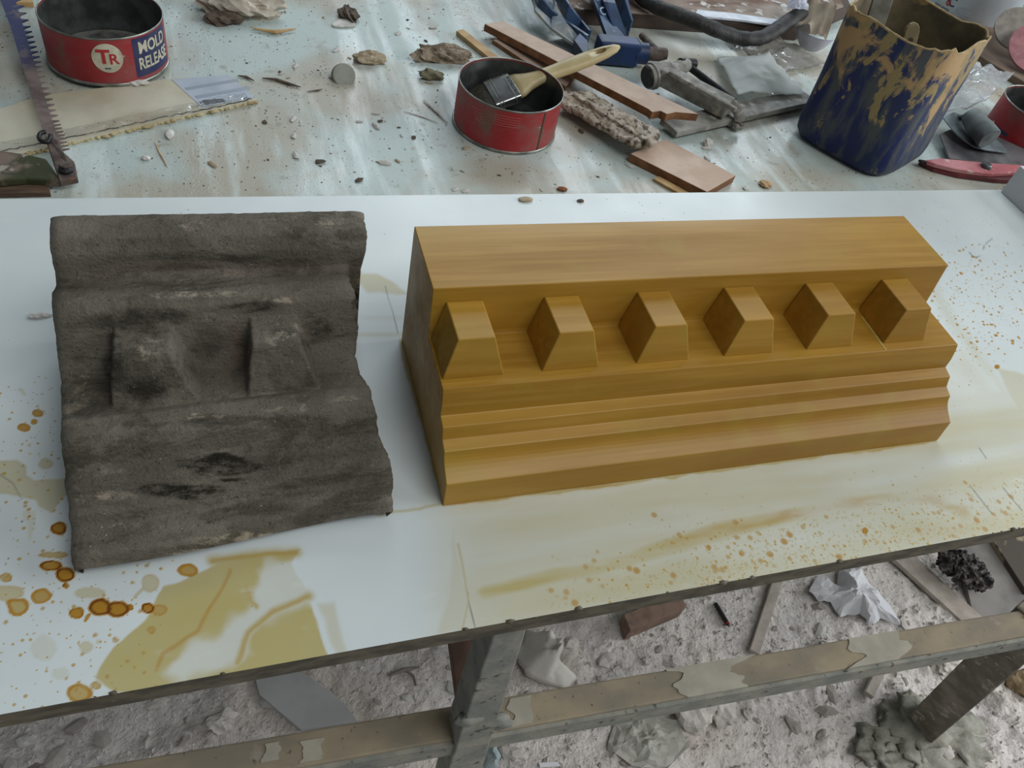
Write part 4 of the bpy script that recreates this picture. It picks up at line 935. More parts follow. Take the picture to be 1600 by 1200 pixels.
# ---- plank, discs and shiny tin at the right
o = obj('brown_plank', MB().prism([T(a, b, ZT + 0.012) for a, b in ((1478, 52), (1545, 96), (1640, 150), (1720, 100), (1580, 40), (1500, 30))], 0.0118), simple('dusty_brown_board', srgb(122, 104, 88), srgb(100, 84, 72), 24, 0.8, bump=0.3), bevel=0.001); tag(o, 'dusty brown board lying behind the red can', 'board')
def disc(name, c_, r, nrm_, th, mat, label, cat):
    nn = Vector(nrm_).normalized(); mb = MB().tube([c_ - nn * th / 2, c_ + nn * th / 2], r, 40); return tag(obj(name, mb, mat, smooth=40), label, cat)
def stand(px, py, r, nrm_, z=ZT + 0.0125):
    nn = Vector(nrm_).normalized(); low = r * math.sqrt(1 - nn.z ** 2); c_ = T(px, py, z + low); return c_
disc('grey_disc', T(1592, 46, ZT + 0.050), 0.043, (-0.35, -0.45, 0.8), 0.004, simple('grey_abrasive', srgb(160, 154, 144), srgb(138, 132, 124), 60, 0.9, bump=0.3), 'round grey abrasive disc leaning behind the pink disc', 'disc')
disc('pink_disc', T(1622, 76, ZT + 0.046), 0.050, (-0.35, -0.45, 0.8), 0.005, simple('pink_abrasive', srgb(178, 128, 130), srgb(156, 108, 112), 60, 0.9, bump=0.3), 'round pink abrasive disc leaning against the grey disc', 'disc')
cS = T(1640, 30, ZT + 0.0003)
o = obj('shiny_tin', MB().lathe([(0.0001, 0), (0.052, 0), (0.053, 0.002), (0.053, 0.045), (0.0545, 0.047), (0.053, 0.049), (0.053, 0.092), (0.051, 0.094), (0.0001, 0.094)], 48, cS), simple('bright_tinplate', srgb(200, 204, 206), srgb(170, 174, 178), 30, 0.18, metal=0.95, bump=0), smooth=40); tag(o, 'shiny bare metal tin with ribbed side behind the pink disc', 'tin')
# ---- trowel
tw_ = thing('trowel', 'grey steel trowel with stubby round handle lying beside the red can', 'trowel', T(1520, 210, ZT))
tp = [(1474, 184, .030), (1480, 192, .029), (1487, 201, .028), (1496, 210, .026), (1507, 219, .024), (1522, 229, .020), (1540, 234, .018), (1576, 239, .016), (1566, 226, .020), (1536, 196, .028), (1510, 182, .032), (1490, 175, .033)]
obj('blade', MB().prism([T(a, b, ZT + z_) for a, b, z_ in tp], 0.0015), simple('grey_blade', srgb(132, 142, 144), srgb(104, 112, 114), 40, 0.4, metal=0.6, bump=0.1), tw_)
obj('handle', MB().tube([T(1512, 180, ZT + 0.044), T(1522, 190, ZT + 0.043), T(1534, 203, ZT + 0.040), T(1546, 217, ZT + 0.037)], [0.010, 0.0145, 0.0165, 0.0165], 22), simple('grey_plastered_handle', srgb(112, 122, 122), srgb(76, 80, 78), 40, 0.6, bump=0.4), tw_, 45, bevel=0.001)
obj('tang', MB().tube([T(1500, 184, ZT + 0.030), T(1512, 181, ZT + 0.043)], 0.004, 8), steel, tw_, True)
# ---- dark tray under it
o = obj('steel_scraper', MB().prism([T(a, b, ZT + z_) for a, b, z_ in ((1469, 208, .016), (1484, 247, .010), (1600, 262, .010), (1640, 250, .012), (1560, 214, .016), (1500, 196, .017))], 0.004), simple('dark_dusty_steel', srgb(70, 70, 72), srgb(112, 110, 110), 26, 0.5, metal=0.3, bump=0.2), bevel=0.0008); tag(o, 'wide dark steel scraper blade under the grey trowel', 'scraper')
# ---- red snips
sn = thing('red_snips', 'faded red handled snips with steel rivet in front of the scraper', 'snips', T(1510, 265, ZT))
pink = simple('faded_red_enamel', srgb(186, 128, 130), srgb(168, 92, 96), 24, 0.5, bump=0.1, c3=srgb(196, 170, 164), s3=60, lo3=0.58, hi3=0.7)
obj('handle', MB().prism([T(a, b, ZT + 0.014) for a, b in ((1446, 250), (1462, 256), (1490, 263), (1520, 268), (1550, 271), (1568, 270), (1600, 268), (1600, 258), (1572, 256), (1540, 254), (1500, 250), (1468, 247))], 0.006), pink, sn, bevel=0.001)
obj('lower_handle', MB().prism([T(a, b, ZT + 0.0075) for a, b in ((1438, 250), (1460, 262), (1500, 272), (1560, 280), (1604, 282), (1604, 272), (1560, 268), (1500, 258), (1460, 250))], 0.007), simple('dark_red_enamel', srgb(112, 44, 48), srgb(84, 40, 42), 24, 0.5, bump=0.1), sn, bevel=0.001)
obj('blade', MB().prism([T(a, b, ZT + 0.0115) for a, b in ((1436, 249), (1440, 252), (1500, 266), (1520, 266), (1470, 254))], 0.003), darkst, sn)
obj('rivet', MB().lathe([(0.0001, 0.0), (0.0075, 0.0), (0.0075, 0.003), (0.0055, 0.0055), (0.0001, 0.006)], 20, T(1540, 261, ZT + 0.0142)), steel, sn, 40)
# ---- white block standing on the board
pb = T(1562, 298, 0.0); xb = pb.x; ztop = onx(1590, 256, xb).z
o = obj('white_box', MB().box((xb + 0.08, pb.y - 0.002 - 0.10, ztop / 2 + 0.0002), (0.16, 0.20, ztop)), simple('matt_white_board', srgb(206, 210, 212), srgb(196, 200, 204), 10, 0.7, bump=0.03), bevel=0.0008); tag(o, 'plain white box standing on the corner of the laminated board', 'box')

# ================================================================== cream sheet, saw and wood at the left
sh = thing('wrapped_panel', 'cream panel in shiny plastic wrap with printed label lying under the can', 'panel', T(220, 175, ZT))
pan = [(-60, 262), (100, 224), (250, 190), (402, 156), (392, 148), (355, 120), (275, 122), (60, 150), (-60, 190)]
cream_p = simple('cream_panel', srgb(206, 202, 182), srgb(186, 178, 152), 12, 0.18, bump=0.03)
obj('panel', MB().prism([T(a, b, ZT + 0.0042) for a, b in pan], 0.0040), cream_p, sh)
ed = MB()
epts = [(-60, 264), (30, 243), (100, 226), (180, 208), (250, 192), (330, 174), (402, 158)]
for i in range(len(epts) - 1):
    for q in np.linspace(0, 1, 14)[:-1]:
        pxx = epts[i][0] * (1 - q) + epts[i + 1][0] * q; pyy = epts[i][1] * (1 - q) + epts[i + 1][1] * q
        p = T(pxx, pyy, ZT + 0.0022); sc_ = rng.uniform(0.6, 1.3); ed.rock(p + Vector((rng.uniform(-.002, .002), rng.uniform(-.0012, .0012), 0)), (0.0045 * sc_, 0.0024 * sc_, 0.0020), i * 9 + q * 7, 1, 0.9)
tag(obj('rough_edge', ed, simple('crushed_core', srgb(190, 176, 136), srgb(158, 140, 100), 80, 0.9, bump=0.5), sh, True), kind='stuff')
lb = obj('printed_label', MB().prism([T(a, b, ZT + 0.0046) for a, b in ((268, 124), (356, 117), (398, 152), (316, 168))], 0.0003), simple('grey_blue_print', srgb(186, 194, 206), srgb(172, 182, 196), 30, 0.2, bump=0), sh)
dk_p = simple('dark_print', srgb(70, 76, 82), None, 40, 0.4, bump=0)
obj('print_bar', MB().prism([T(a, b, ZT + 0.0048) for a, b in ((312, 160), (318, 156), (348, 154), (353, 158), (316, 165))], 0.0002), dk_p, lb)
for (a, b) in (((290, 139), (372, 125)), ((306, 152), (390, 137))):
    pa, pb_ = T(a[0], a[1], ZT + 0.0047), T(b[0], b[1], ZT + 0.0047); obj('print_stripe', MB().beam(pa, pb_, 0.006, 0.0002), simple('stripe_print', srgb(148, 158, 170), None, 40, 0.3, bump=0), lb)
wrapm = plastic('shrink_wrap', (0.97, 0.97, 0.96, 1), 0.05, 0.97)
obj('plastic_wrap', MB().sheet([T(-40, 247, ZT + .0052), T(394, 157, ZT + .0052), T(380, 146, ZT + .0052), T(-40, 232, ZT + .0052)], 90, 8, 0.0022, 90, 4, 0.0002), wrapm, sh, True)
# saw
sw = thing('bow_saw', 'old rusty bow saw with blue-painted toothed blade lying on the table', 'saw', T(60, 200, ZT))
def P3(px, py, z): return T(px, py, ZT + z)
bl0 = [(-22, -60, .020), (16, 40, .019), (40, 120, .018), (66, 200, .016), (84, 245, .015)]      # toothless back
bl1 = [(6, -60, .020), (36, 40, .019), (58, 112, .018), (82, 190, .016), (100, 240, .015)]        # toothed side
def interp(pts, f_):
    q = f_ * (len(pts) - 1); i = min(int(q), len(pts) - 2); r_ = q - i
    return [pts[i][k_] * (1 - r_) + pts[i + 1][k_] * r_ for k_ in range(3)]
A = [P3(*interp(bl0, f_)) for f_ in np.linspace(0, 1, 31)]; B = [P3(*interp(bl1, f_)) for f_ in np.linspace(0, 1, 31)]
mb = MB(); dn = Vector((0, 0, -0.0016))
mb.add(A + B + [p + dn for p in A] + [p + dn for p in B], [(i, i + 1, 32 + i, 31 + i) for i in range(30)] + [(62 + i, 93 + i, 94 + i, 63 + i) for i in range(30)] + [(i, 62 + i, 63 + i, i + 1) for i in range(30)] + [(31 + i, 32 + i, 94 + i, 93 + i) for i in range(30)] + [(0, 31, 93, 62), (30, 92, 123, 61)])
k = NT('saw_blade_paint'); sx = k.n('ShaderNodeSeparateXYZ'); k.l(k.coord(), sx.inputs[0])
c = k.mix(k.ramp(k.noise(40, 5), 0.35, 0.65), srgb(140, 126, 120), srgb(104, 90, 84))
c = k.mix(k.ramp(k.math('ADD', sx.outputs['Y'], k.math('MULTIPLY', k.noise(40, 4), 0.06)), 0.10, 0.15), c, srgb(72, 76, 112))
c = k.mix(k.ramp(k.noise(70, 5), 0.52, 0.66, 0, 0.7), c, srgb(126, 118, 116))
BLADE = k.set(c, 0.6, 0.2, 0.4)
bl = obj('blade', mb, BLADE, sw)
for i in range(34):
    f_ = 0.06 + 0.90 * i / 33
    c_ = interp(bl1, f_); d_ = interp(bl1, min(1, f_ + 0.012)); e_ = interp(bl1, f_ + 0.006)
    p1_, p2_ = P3(*c_), P3(*d_); tip = P3(e_[0] + 11, e_[1] - 1.5, e_[2])
    mb = MB().prism([p1_, tip, p2_], 0.0015); obj('tooth', mb, BLADE, bl)
obj('end_plate', MB().prism([P3(a, b, z_) for a, b, z_ in ((70, 214, .020), (84, 208, .020), (100, 238, .019), (116, 252, .017), (121, 277, .015), (93, 283, .015))], 0.007), rust, sw, bevel=0.001)
obj('split_ring', MB().tube([P3(70 + 9 * math.cos(a), 214 + 8 * math.sin(a), 0.0225) for a in np.linspace(-0.3, 4.9, 16)], 0.0022, 8), darkst, sw, True)
obj('bolt', MB().lathe([(0.0001, 0), (0.0065, 0), (0.0065, 0.002), (0.0035, 0.004), (0.0028, 0.001), (0.0001, 0.001)], 16, P3(103, 267, 0.0158)), darkst, sw, 40)
obj('pin_block', MB().prism([P3(a, b, 0.0205) for a, b in ((90, 258), (104, 250), (114, 258), (100, 262))], 0.005), rust, sw, bevel=0.001)
k = NT('worn_green_frame'); c = k.mix(k.ramp(k.noise(30, 5), 0.42, 0.58), srgb(126, 112, 100), srgb(62, 66, 44)); c = k.mix(k.ramp(k.noise(90, 4), 0.6, 0.7), c, srgb(158, 150, 138)); k.bump(k.noise(90, 4), 0.4, 0.001); GREEN = k.set(c, 0.7, 0.1, 0.3)
obj('frame_arm', MB().prism([P3(a, b, z_) for a, b, z_ in ((-60, 228, .018), (0, 234, .018), (40, 240, .017), (72, 247, .015), (96, 282, .013), (40, 278, .014), (0, 280, .016), (-60, 280, .016))], 0.0085), GREEN, sw, bevel=0.002)
o = obj('wood_block', MB().prism([T(a, b, ZT + 0.006) for a, b in ((-60, 284), (74, 281), (78, 300), (-60, 303))], 0.0058), dark_wood, bevel=0.0006); tag(o, 'thin dark wood offcut under the saw frame at the edge of the laminated board', 'wood strip')
o = obj('pine_offcut', MB().prism([T(a, b, ZT + 0.006) for a, b in ((18, -6), (50, -2), (52, 4), (18, 4))], 0.0058), pale_wood); tag(o, 'short brown wood slat beside the saw blade near the can', 'wood strip')

# ================================================================== lumps and chips on the table
chip_beige = simple('beige_chip', srgb(186, 172, 146), srgb(150, 136, 112), 60, 0.9, bump=0.5)
chip_dark = simple('dark_chip', srgb(104, 92, 78), srgb(76, 66, 56), 60, 0.9, bump=0.5)
def lump(name, px, py, rx, ry, rz, mat, label, cat, seed, sub=3, rough=0.45, group=None, z=ZT):
    p = T(px, py, z); o = obj(name, MB().rock((p.x, p.y, z + rz * 0.72), (rx, ry, rz), seed, min(sub + 1, 4), rough * 1.15, 3.4), mat)
    return tag(o, label, cat, group)
lump('plaster_lump', 372, 20, 0.050, 0.024, 0.017, plaster, 'large broken plaster lump behind the wrapped panel', 'plaster lump', 1, 4, 0.55)
lump('brown_clod', 350, 34, 0.020, 0.014, 0.007, chip_dark, 'dark brown clod under the large broken plaster lump', 'clod', 3)
lump('plaster_scrap', 405, 5, 0.026, 0.014, 0.010, plaster_white, 'white broken plaster scrap behind the large plaster lump', 'plaster lump', 5)
o = obj('round_disc', MB().tube([T(537, 118, ZT + 0.006) + Vector((0, 0.006, -0.004)), T(537, 118, ZT + 0.006) + Vector((0, -0.004, 0.003))], [0.0150, 0.0140], 24), simple('grey_plaster_disc', srgb(160, 162, 152), srgb(146, 148, 138), 60, 0.85, bump=0.2), smooth=40, bevel=0.001); tag(o, 'small round grey plaster disc lying on the dirty table', 'plaster disc')
lump('plaster_nugget', 578, 97, 0.019, 0.009, 0.008, chip_beige, 'angular grey plaster nugget near the round disc', 'plaster lump', 8, 2, 0.6)
lump('brown_leaf_chip', 545, 27, 0.012, 0.020, 0.006, chip_dark, 'flat brown clay chip standing beside a white plaster smear', 'chip', 12)
o = obj('white_smear', MB().prism([T(537 + 17 * math.cos(a) * (1 + .2 * math.sin(3 * a)), 35 + 7 * math.sin(a) * (1 + .2 * math.cos(2 * a)), ZT + 0.003) for a in np.linspace(0, 2 * math.pi, 25)[:-1]], 0.0028), plaster_white, bevel=0.001); tag(o, 'white plaster smear beside the flat brown chip', 'plaster lump')
lump('clay_heap', 690, 92, 0.036, 0.016, 0.010, simple('crumbly_clay', srgb(170, 156, 136), srgb(122, 108, 90), 130, 0.95, bump=0.9, bd=0.003), 'crumbly beige clay heap behind the worn red can', 'clay heap', 14, 4, 0.6)
lump('olive_chip', 672, 122, 0.018, 0.008, 0.006, simple('olive_chip_face', srgb(126, 122, 96), srgb(96, 92, 72), 60, 0.8, bump=0.4), 'flat olive grey chip in front of the clay heap', 'chip', 17, 2, 0.6)
lump('pebble', 1104, 228, 0.006, 0.005, 0.006, plaster_white, 'small white plaster pebble in front of the grey clamp bar', 'pebble', 19, 2)
lump('white_flake', 265, 211, 0.0045, 0.0095, 0.0022, plaster_white, 'long oval white flake in front of the wrapped panel', 'flake', 21, 2, 0.15)
lump('white_flake', 228, 249, 0.0045, 0.0035, 0.0022, plaster_white, 'tiny round white flake beside the saw end plate', 'flake', 22, 2, 0.2)
lump('rim_flake', 214, 131, 0.013, 0.006, 0.003, plaster_white, 'pale plaster flake lying against the foot of the labelled can', 'flake', 23, 2, 0.5, z=ZT + 0.0043)
lump('clay_flake', 1195, 290, 0.009, 0.007, 0.003, simple('ochre_clay', srgb(186, 156, 118), srgb(166, 134, 96), 60, 0.9, bump=0.4), 'ochre clay flake in front of the blue container', 'flake', 25, 2, 0.4)
lump('brown_crumb', 878, 297, 0.006, 0.004, 0.002, simple('rusty_crumb', srgb(146, 96, 56), srgb(110, 72, 44), 80, 0.9, bump=0.4), 'rust brown crumb at the far edge of the laminated board', 'crumb', 27, 2, 0.5)
lump('oval_chip', 821, 313, 0.0085, 0.0045, 0.0018, chip_beige, 'oval grey chip lying on the laminated board behind the wooden block', 'chip', 31, 2, 0.12, z=0)
lump('dark_crumb', 907, 315, 0.0042, 0.0022, 0.0015, chip_dark, 'small dark crumb on the laminated board behind the wooden block', 'crumb', 33, 2, 0.4, z=0)
lump('plaster_sliver', 62, 494, 0.008, 0.0035, 0.0014, plaster_white, 'white plaster sliver on the laminated board beside the stone', 'flake', 35, 2, 0.4, z=0)
# slivers of wood
def sliver(pts, r, mat, label, z=ZT):
    o = obj('wood_sliver', MB().tube([T(a, b, z + r * 0.8) for a, b in pts], [r * 0.4] + [r] * (len(pts) - 2) + [r * 0.3], 6, squash=0.6), mat); tag(o, label, 'sliver')
sliver([(410, 122), (432, 124), (452, 131), (470, 136)], 0.0024, chip_dark, 'dark forked wood sliver to the side of the printed label')
sliver([(372, 118), (385, 120), (397, 126)], 0.0022, chip_dark, 'short dark wood sliver touching the printed label corner')
sliver([(395, 44), (430, 50), (462, 45)], 0.004, pale_wood, 'long pale wood sliver in front of the plaster lump')
sliver([(480, 143), (497, 141), (504, 139)], 0.0014, chip_dark, 'thin dark wood sliver below the round disc')
sliver([(632, 174), (660, 182), (684, 192)], 0.0012, plaster_white, 'thin white splinter beside the worn red can')
sliver([(662, 156), (680, 172), (700, 192)], 0.0022, plaster_white, 'wide pale splinter touching the worn red can')
sliver([(242, 222), (250, 240), (262, 262)], 0.0009, pale_wood, 'hair-thin curled splinter in front of the wrapped panel')
# crumbs scattered over the table
protos = []
for s_ in range(6):
    mb = MB().rock((0, 0, 0.5), (1, 0.8, 0.6), 40 + s_, 1, 0.7, 2.0)
    me = bpy.data.meshes.new('table_crumb'); me.from_pydata([tuple(v_) for v_ in mb.v], [], mb.f)
    me.materials.append((plaster_white, chip_beige, chip_dark, chip_beige, chip_dark, plaster_white)[s_]); protos.append(me)
busy = [(cL, 0.075), (cM, 0.075), (ctr, 0.125)]
cnt = 0
while cnt < 100:
    px = rng.uniform(330, 1230); py = rng.uniform(2, 300)
    if px > 700 and py < 215 and rng.random() < 0.8: continue
    p = T(px, py, ZT)
    if any((Vector((p.x - c_.x, p.y - c_.y))).length < r_ for c_, r_ in busy): continue
    if p.y < BY1 + 0.006: continue
    s_ = int(rng.integers(6)); r_ = 0.0013 + 0.0042 * rng.random() ** 3
    o = bpy.data.objects.new('table_crumb', protos[s_]); COL.objects.link(o)
    o.location = (p.x, p.y, ZT); o.scale = (r_ * 1.5, r_, r_ * 0.5); o.rotation_euler = (0, 0, rng.uniform(0, 6.3))
    cn = ('white plaster', 'beige clay', 'dark wood', 'beige clay', 'dark wood', 'white plaster')[s_]; wh = 'beyond the worn red can' if p.y > cM.y else 'between the worn red can and laminated board'; tag(o, 'small ' + cn + ' crumb on the dirty table ' + wh, 'crumb', cn + ' crumbs ' + wh); cnt += 1
grit = MB()
for i in range(2600):
    px = rng.uniform(-40, 1640); py = 300 - 310 * rng.random() ** 0.8; p = T(px, py, ZT)
    if p.y < BY1 + 0.003: continue
    r_ = 0.0005 + 0.0011 * rng.random() ** 2; a = rng.uniform(0, 6.3); ca, sa = math.cos(a) * r_, math.sin(a) * r_
    grit.add([(p.x + ca, p.y + sa, ZT), (p.x - sa * .6, p.y + ca * .6, ZT), (p.x - ca * .8 + sa * .5, p.y - sa * .8 - ca * .5, ZT), (p.x, p.y, ZT + r_ * .8)], [(0, 1, 3), (1, 2, 3), (2, 0, 3), (0, 2, 1)])
o = obj('table_grit', grit, chip_dark, WORK_TABLE); tag(o, 'fine dark grit scattered over the dirty table', kind='stuff')

# ================================================================== trestle under the board
k = NT('plaster_spattered_steel'); n1 = k.noise(28, 6); n2 = k.noise(90, 5); n3 = k.noise(9, 4)
c = k.mix(k.ramp(n1, 0.38, 0.62), srgb(160, 158, 146), srgb(136, 138, 130)); c = k.mix(k.ramp(n2, 0.60, 0.70, 0, 0.85), c, srgb(62, 58, 50))
c = k.mix(k.ramp(n3, 0.58, 0.68, 0, 0.7), c, srgb(166, 160, 148)); k.bump(n2, 0.6, 0.002)
SPAT = k.set(c, 0.85, 0, 0.25)
k = NT('tan_rail_wood'); n1 = k.noise(22, 6, (0.5, 1, 1)); n2 = k.noise(60, 5)
c = k.mix(k.ramp(n1, 0.35, 0.65), srgb(168, 154, 130), srgb(142, 134, 118)); c = k.mix(k.ramp(n2, 0.60, 0.72, 0, 0.7), c, srgb(168, 160, 146)); c = k.mix(k.ramp(k.noise(140, 4), 0.64, 0.74, 0, 0.8), c, srgb(70, 64, 54)); k.bump(n2, 0.5, 0.002)
RAIL = k.set(c, 0.85, 0, 0.25)
brace_m = simple('brown_brace_wood', srgb(128, 96, 80), srgb(96, 72, 62), 26, 0.8, stretch=(1, 1, 0.3), bump=0.3)
tr = thing('trestle', 'plaster-spattered trestle with long rail carrying the front of the laminated board', 'trestle', (0.17, 0.24, ZF))
zR = -0.28
ra, rb = T(129, 1200, zR), T(1600, 952, zR); rd = (rb - ra).normalized(); rs_ = Vector((rd.y, -rd.x, 0))
r0, r1 = ra - rd * 0.28, rb + rd * 0.35; RW, RH = 0.031, 0.030
mb = MB(); n = 40; vs = []
for i in range(n + 1):
    p = r0 + (r1 - r0) * (i / n); w = 0.0016 * float(fbm(i * 0.6, 3.0, 5, 3))
    vs += [p + Vector((0, 0, w)), p + rs_ * RW + Vector((0, 0, -w)), p + rs_ * RW + Vector((0, 0, -RH)), p + Vector((0, 0, -RH))]
mb.add(vs, [(4 * i + q, 4 * i + (q + 1) % 4, 4 * i + 4 + (q + 1) % 4, 4 * i + 4 + q) for i in range(n) for q in range(4)] + [(0, 1, 2, 3), (4 * n + 3, 4 * n + 2, 4 * n + 1, 4 * n)])
rail = obj('rail', mb, RAIL, tr, bevel=0.002)
fr = MB(); fa = r0 + rs_ * (RW + 0.002) + Vector((0, 0, -RH / 2 - 0.004)); fb = r1 + rs_ * (RW + 0.002) + Vector((0, 0, -RH / 2 - 0.004)); fr.beam(fa, fb, 0.004, RH); obj('rail_front_plate', fr, SPAT, rail)
def splash(px, py, L, seed, mat, v0=-0.0005, v1=1.02):
    c_ = (T(px, py, zR) - r0).dot(rd); pts = []
    for q in np.linspace(0, 1, 15): pts.append((c_ - L * (1 + 0.7 * float(fbm(q * 3 + seed, 1.0, seed, 3))), v0 + (v1 - v0) * q))
    for q in np.linspace(1, 0, 15): pts.append((c_ + L * (1 + 0.7 * float(fbm(q * 3 + seed, 5.0, seed, 3))), v0 + (v1 - v0) * q))
    obj('plaster_splash', MB().prism([r0 + rd * a_ + rs_ * (RW * b_) + Vector((0, 0, 0.0015)) for a_, b_ in pts], 0.004), mat, rail)
grey_pl = simple('grey_plaster_splash', srgb(186, 180, 164), srgb(168, 162, 148), 30, 0.8, bump=0.15)
splash(1115, 1046, 0.042, 3, grey_pl); splash(1362, 1006, 0.032, 6, grey_pl); splash(425, 1170, 0.008, 9, grey_pl, 0.2, 0.7); splash(488, 1174, 0.009, 11, grey_pl, 0.3, 0.9); splash(812, 1100, 0.010, 17, grey_pl, 0.1, 0.95)
# post: front face and left face in view
mb = MB(); nz_ = 50; vs = []
for i in range(nz_ + 1):
    z_ = ZT - 0.0006 + (ZF + 0.002 - ZT) * i / nz_; g_ = (-0.05 - z_) / 0.33
    cx = 0.1596 + 0.0139 * g_; w = 0.026 + 0.0125 * g_
    for qx, yy in ((-1, 0.2135), (1, 0.2135), (1, 0.2435), (-1, 0.2435)):
        j = 0.0012 * float(fbm(z_ * 60, qx * 3 + yy * 40, 7, 3)); vs.append(Vector((cx + qx * (w / 2 + j), yy + j, z_)))
mb.add(vs, [(4 * i + q, 4 * i + (q + 1) % 4, 4 * i + 4 + (q + 1) % 4, 4 * i + 4 + q) for i in range(nz_) for q in range(4)] + [(0, 1, 2, 3), (4 * nz_ + 3, 4 * nz_ + 2, 4 * nz_ + 1, 4 * nz_)])
obj('post', mb, SPAT, tr, bevel=0.0015)
jb = MB()
for i, (a, b, r_) in enumerate(((735, 1122, 0.011), (772, 1126, 0.010), (785, 1132, 0.008))):
    p = ony(a, b, 0.216); jb.rock(p, (r_ * 1.3, r_ * 0.5, r_), i, 3, 0.4)
obj('plaster_joint', jb, SPAT, tr, True)
# wooden brace behind the post
mb = MB(); f_ = [ony(a, b, 0.275) for a, b in ((700, 985), (750, 975), (733, 1125), (718, 1128))]
mb.add(f_ + [p + Vector((0, 0.022, 0)) for p in f_], [(0, 1, 2, 3), (7, 6, 5, 4)] + [(q, q + 4, (q + 1) % 4 + 4, (q + 1) % 4) for q in range(4)])
obj('brace', mb, brace_m, tr, bevel=0.001)
# right leg running down from the rail into a lump of plaster
la = T(1615, 975, zR - 0.03); lb_ = T(1450, 1128, ZF + 0.03)
obj('slanting_leg', MB().beam(la + (la - lb_) * 0.1, lb_, 0.050, 0.050, up=(0.2, -0.9, 0.4)), simple('speckled_dark_iron', srgb(104, 97, 86), srgb(134, 127, 113), 34, 0.8, bump=0.4, c3=srgb(158, 152, 138), s3=55, lo3=0.60, hi3=0.66), tr, bevel=0.002)
ft = MB()
for i, (a, b, rx, ry, rz) in enumerate(((1440, 1140, .070, .050, .020), (1495, 1160, .060, .046, .015), (1400, 1165, .060, .044, .012), (1450, 1190, .085, .050, .014))):
    p = T(a, b, ZF + 0.01); ft.rock(p, (rx, ry, rz), i + 50, 4, 0.75, 4.0)
obj('plaster_foot', ft, simple('greenish_plaster', srgb(168, 166, 154), srgb(140, 138, 126), 40, 0.9, bump=0.9, bd=0.003), tr, True)

# ================================================================== things lying on the floor
def fz(p): return ZF + float(floor_h(p.x, p.y))
def G(px, py, dz=0.0):
    p = T(px, py, ZF + 0.006); p.z = fz(p) + dz; return p
def fflat(name, pxs, h, th, mat, label, cat, bevel=0.001):
    z_ = max(fz(T(a, b, ZF + 0.006)) for a, b in pxs) + h
    o = obj(name, MB().prism([T(a, b, z_) for a, b in pxs], th), mat, bevel=bevel); return tag(o, label, cat)
slab_m = simple('grey_slab', srgb(196, 196, 194), srgb(182, 182, 180), 14, 0.85, bump=0.15)
fflat('broken_slab', [(396, 1050), (405, 1085), (440, 1115), (470, 1140), (560, 1128), (540, 1100), (510, 1075), (465, 1045)], 0.006, 0.022, slab_m, 'broken pale grey slab on the floor behind the trestle rail', 'slab')
tis = simple('white_tissue', srgb(232, 232, 234), srgb(222, 222, 226), 20, 0.9, bump=0.1)
def crumple(name, outline, hmax, mat, label, cat, seed, nr=9, freq=24, th=0.0006, flat=True, power=0.55):
    """heap of crumpled sheet: rings drawn in from a traced outline, folded by ridges"""
    z_ = ZF + 0.010; P = [T(a, b, z_) for a, b in outline]; pts = []
    for i in range(len(P)):
        for q in (0, 0.25, 0.5, 0.75): pts.append(P[i].lerp(P[(i + 1) % len(P)], q))
    c_ = sum(P, Vector((0, 0, 0))) / len(P); n_ = len(pts); mb = MB()
    for r_ in range(nr):
        f_ = r_ / nr
        for p in pts:
            q = p.lerp(c_, f_)
            rid = 1 - min(1, abs(float(fbm(q.x * freq, q.y * freq, seed, 2))) * 1.9)
            g_ = fz(q)
            zz = g_ + 0.003 + hmax * (min(1, f_ * 1.5) ** power) * (0.30 + 0.70 * rid) + (0.010 * rid if r_ == 0 else 0)
            j_ = 0.004 * float(fbm(q.x * 90, q.y * 90, seed + 4, 2))
            mb.v.append(Vector((q.x + j_, q.y - j_, zz)))
    mb.v.append(Vector((c_.x, c_.y, fz(c_) + hmax * 0.8)))
    for r_ in range(nr - 1):
        for i in range(n_):
            a_, b_ = r_ * n_ + i, r_ * n_ + (i + 1) % n_
            if (i + r_) % 2: mb.f += [(a_, b_, b_ + n_), (a_, b_ + n_, a_ + n_)]
            else: mb.f += [(a_, b_, a_ + n_), (b_, b_ + n_, a_ + n_)]
    for i in range(n_): mb.f.append(((nr - 1) * n_ + i, (nr - 1) * n_ + (i + 1) % n_, nr * n_))
    o = obj(name, mb, mat, smooth=(False if flat else True)); md = o.modifiers.new('thickness', 'SOLIDIFY'); md.thickness = th; md.offset = -1
    return tag(o, label, cat)
crumple('tissue', [(1262, 928), (1276, 900), (1285, 912), (1306, 915), (1308, 890), (1338, 886), (1365, 915), (1380, 935), (1404, 982), (1372, 972), (1356, 982), (1340, 960), (1310, 964), (1296, 944), (1275, 940)], 0.045, tis, 'crumpled white paper tissue lying on the dusty floor', 'tissue', 5, 8, 15)
bag_m = plastic('dirty_bag_plastic', (0.90, 0.86, 0.78, 1), 0.3, 0.1)
crumple('knotted_bag', [(806, 1020), (826, 982), (858, 990), (872, 1020), (880, 1045), (905, 1060), (885, 1075), (850, 1068), (822, 1058)], 0.10, bag_m, 'crumpled translucent plastic bag of rubbish beside the trestle post', 'plastic bag', 8, 9, 22, flat=False, power=0.8)
pn_ = thing('pen', 'short black pen with red end lying on the dusty floor', 'pen', G(1128, 964))
pa, pb_ = G(1117, 944, 0.006), G(1134, 975, 0.006); pc = pa + (pb_ - pa) * 1.12
obj('barrel', MB().tube([pa, pb_], 0.0042, 12), simple('black_plastic', srgb(44, 44, 46), None, 40, 0.4, bump=0), pn_, 40)
obj('red_collar', MB().tube([pb_, pb_ + (pc - pb_) * 0.6], 0.0044, 12), redp, pn_, 40)
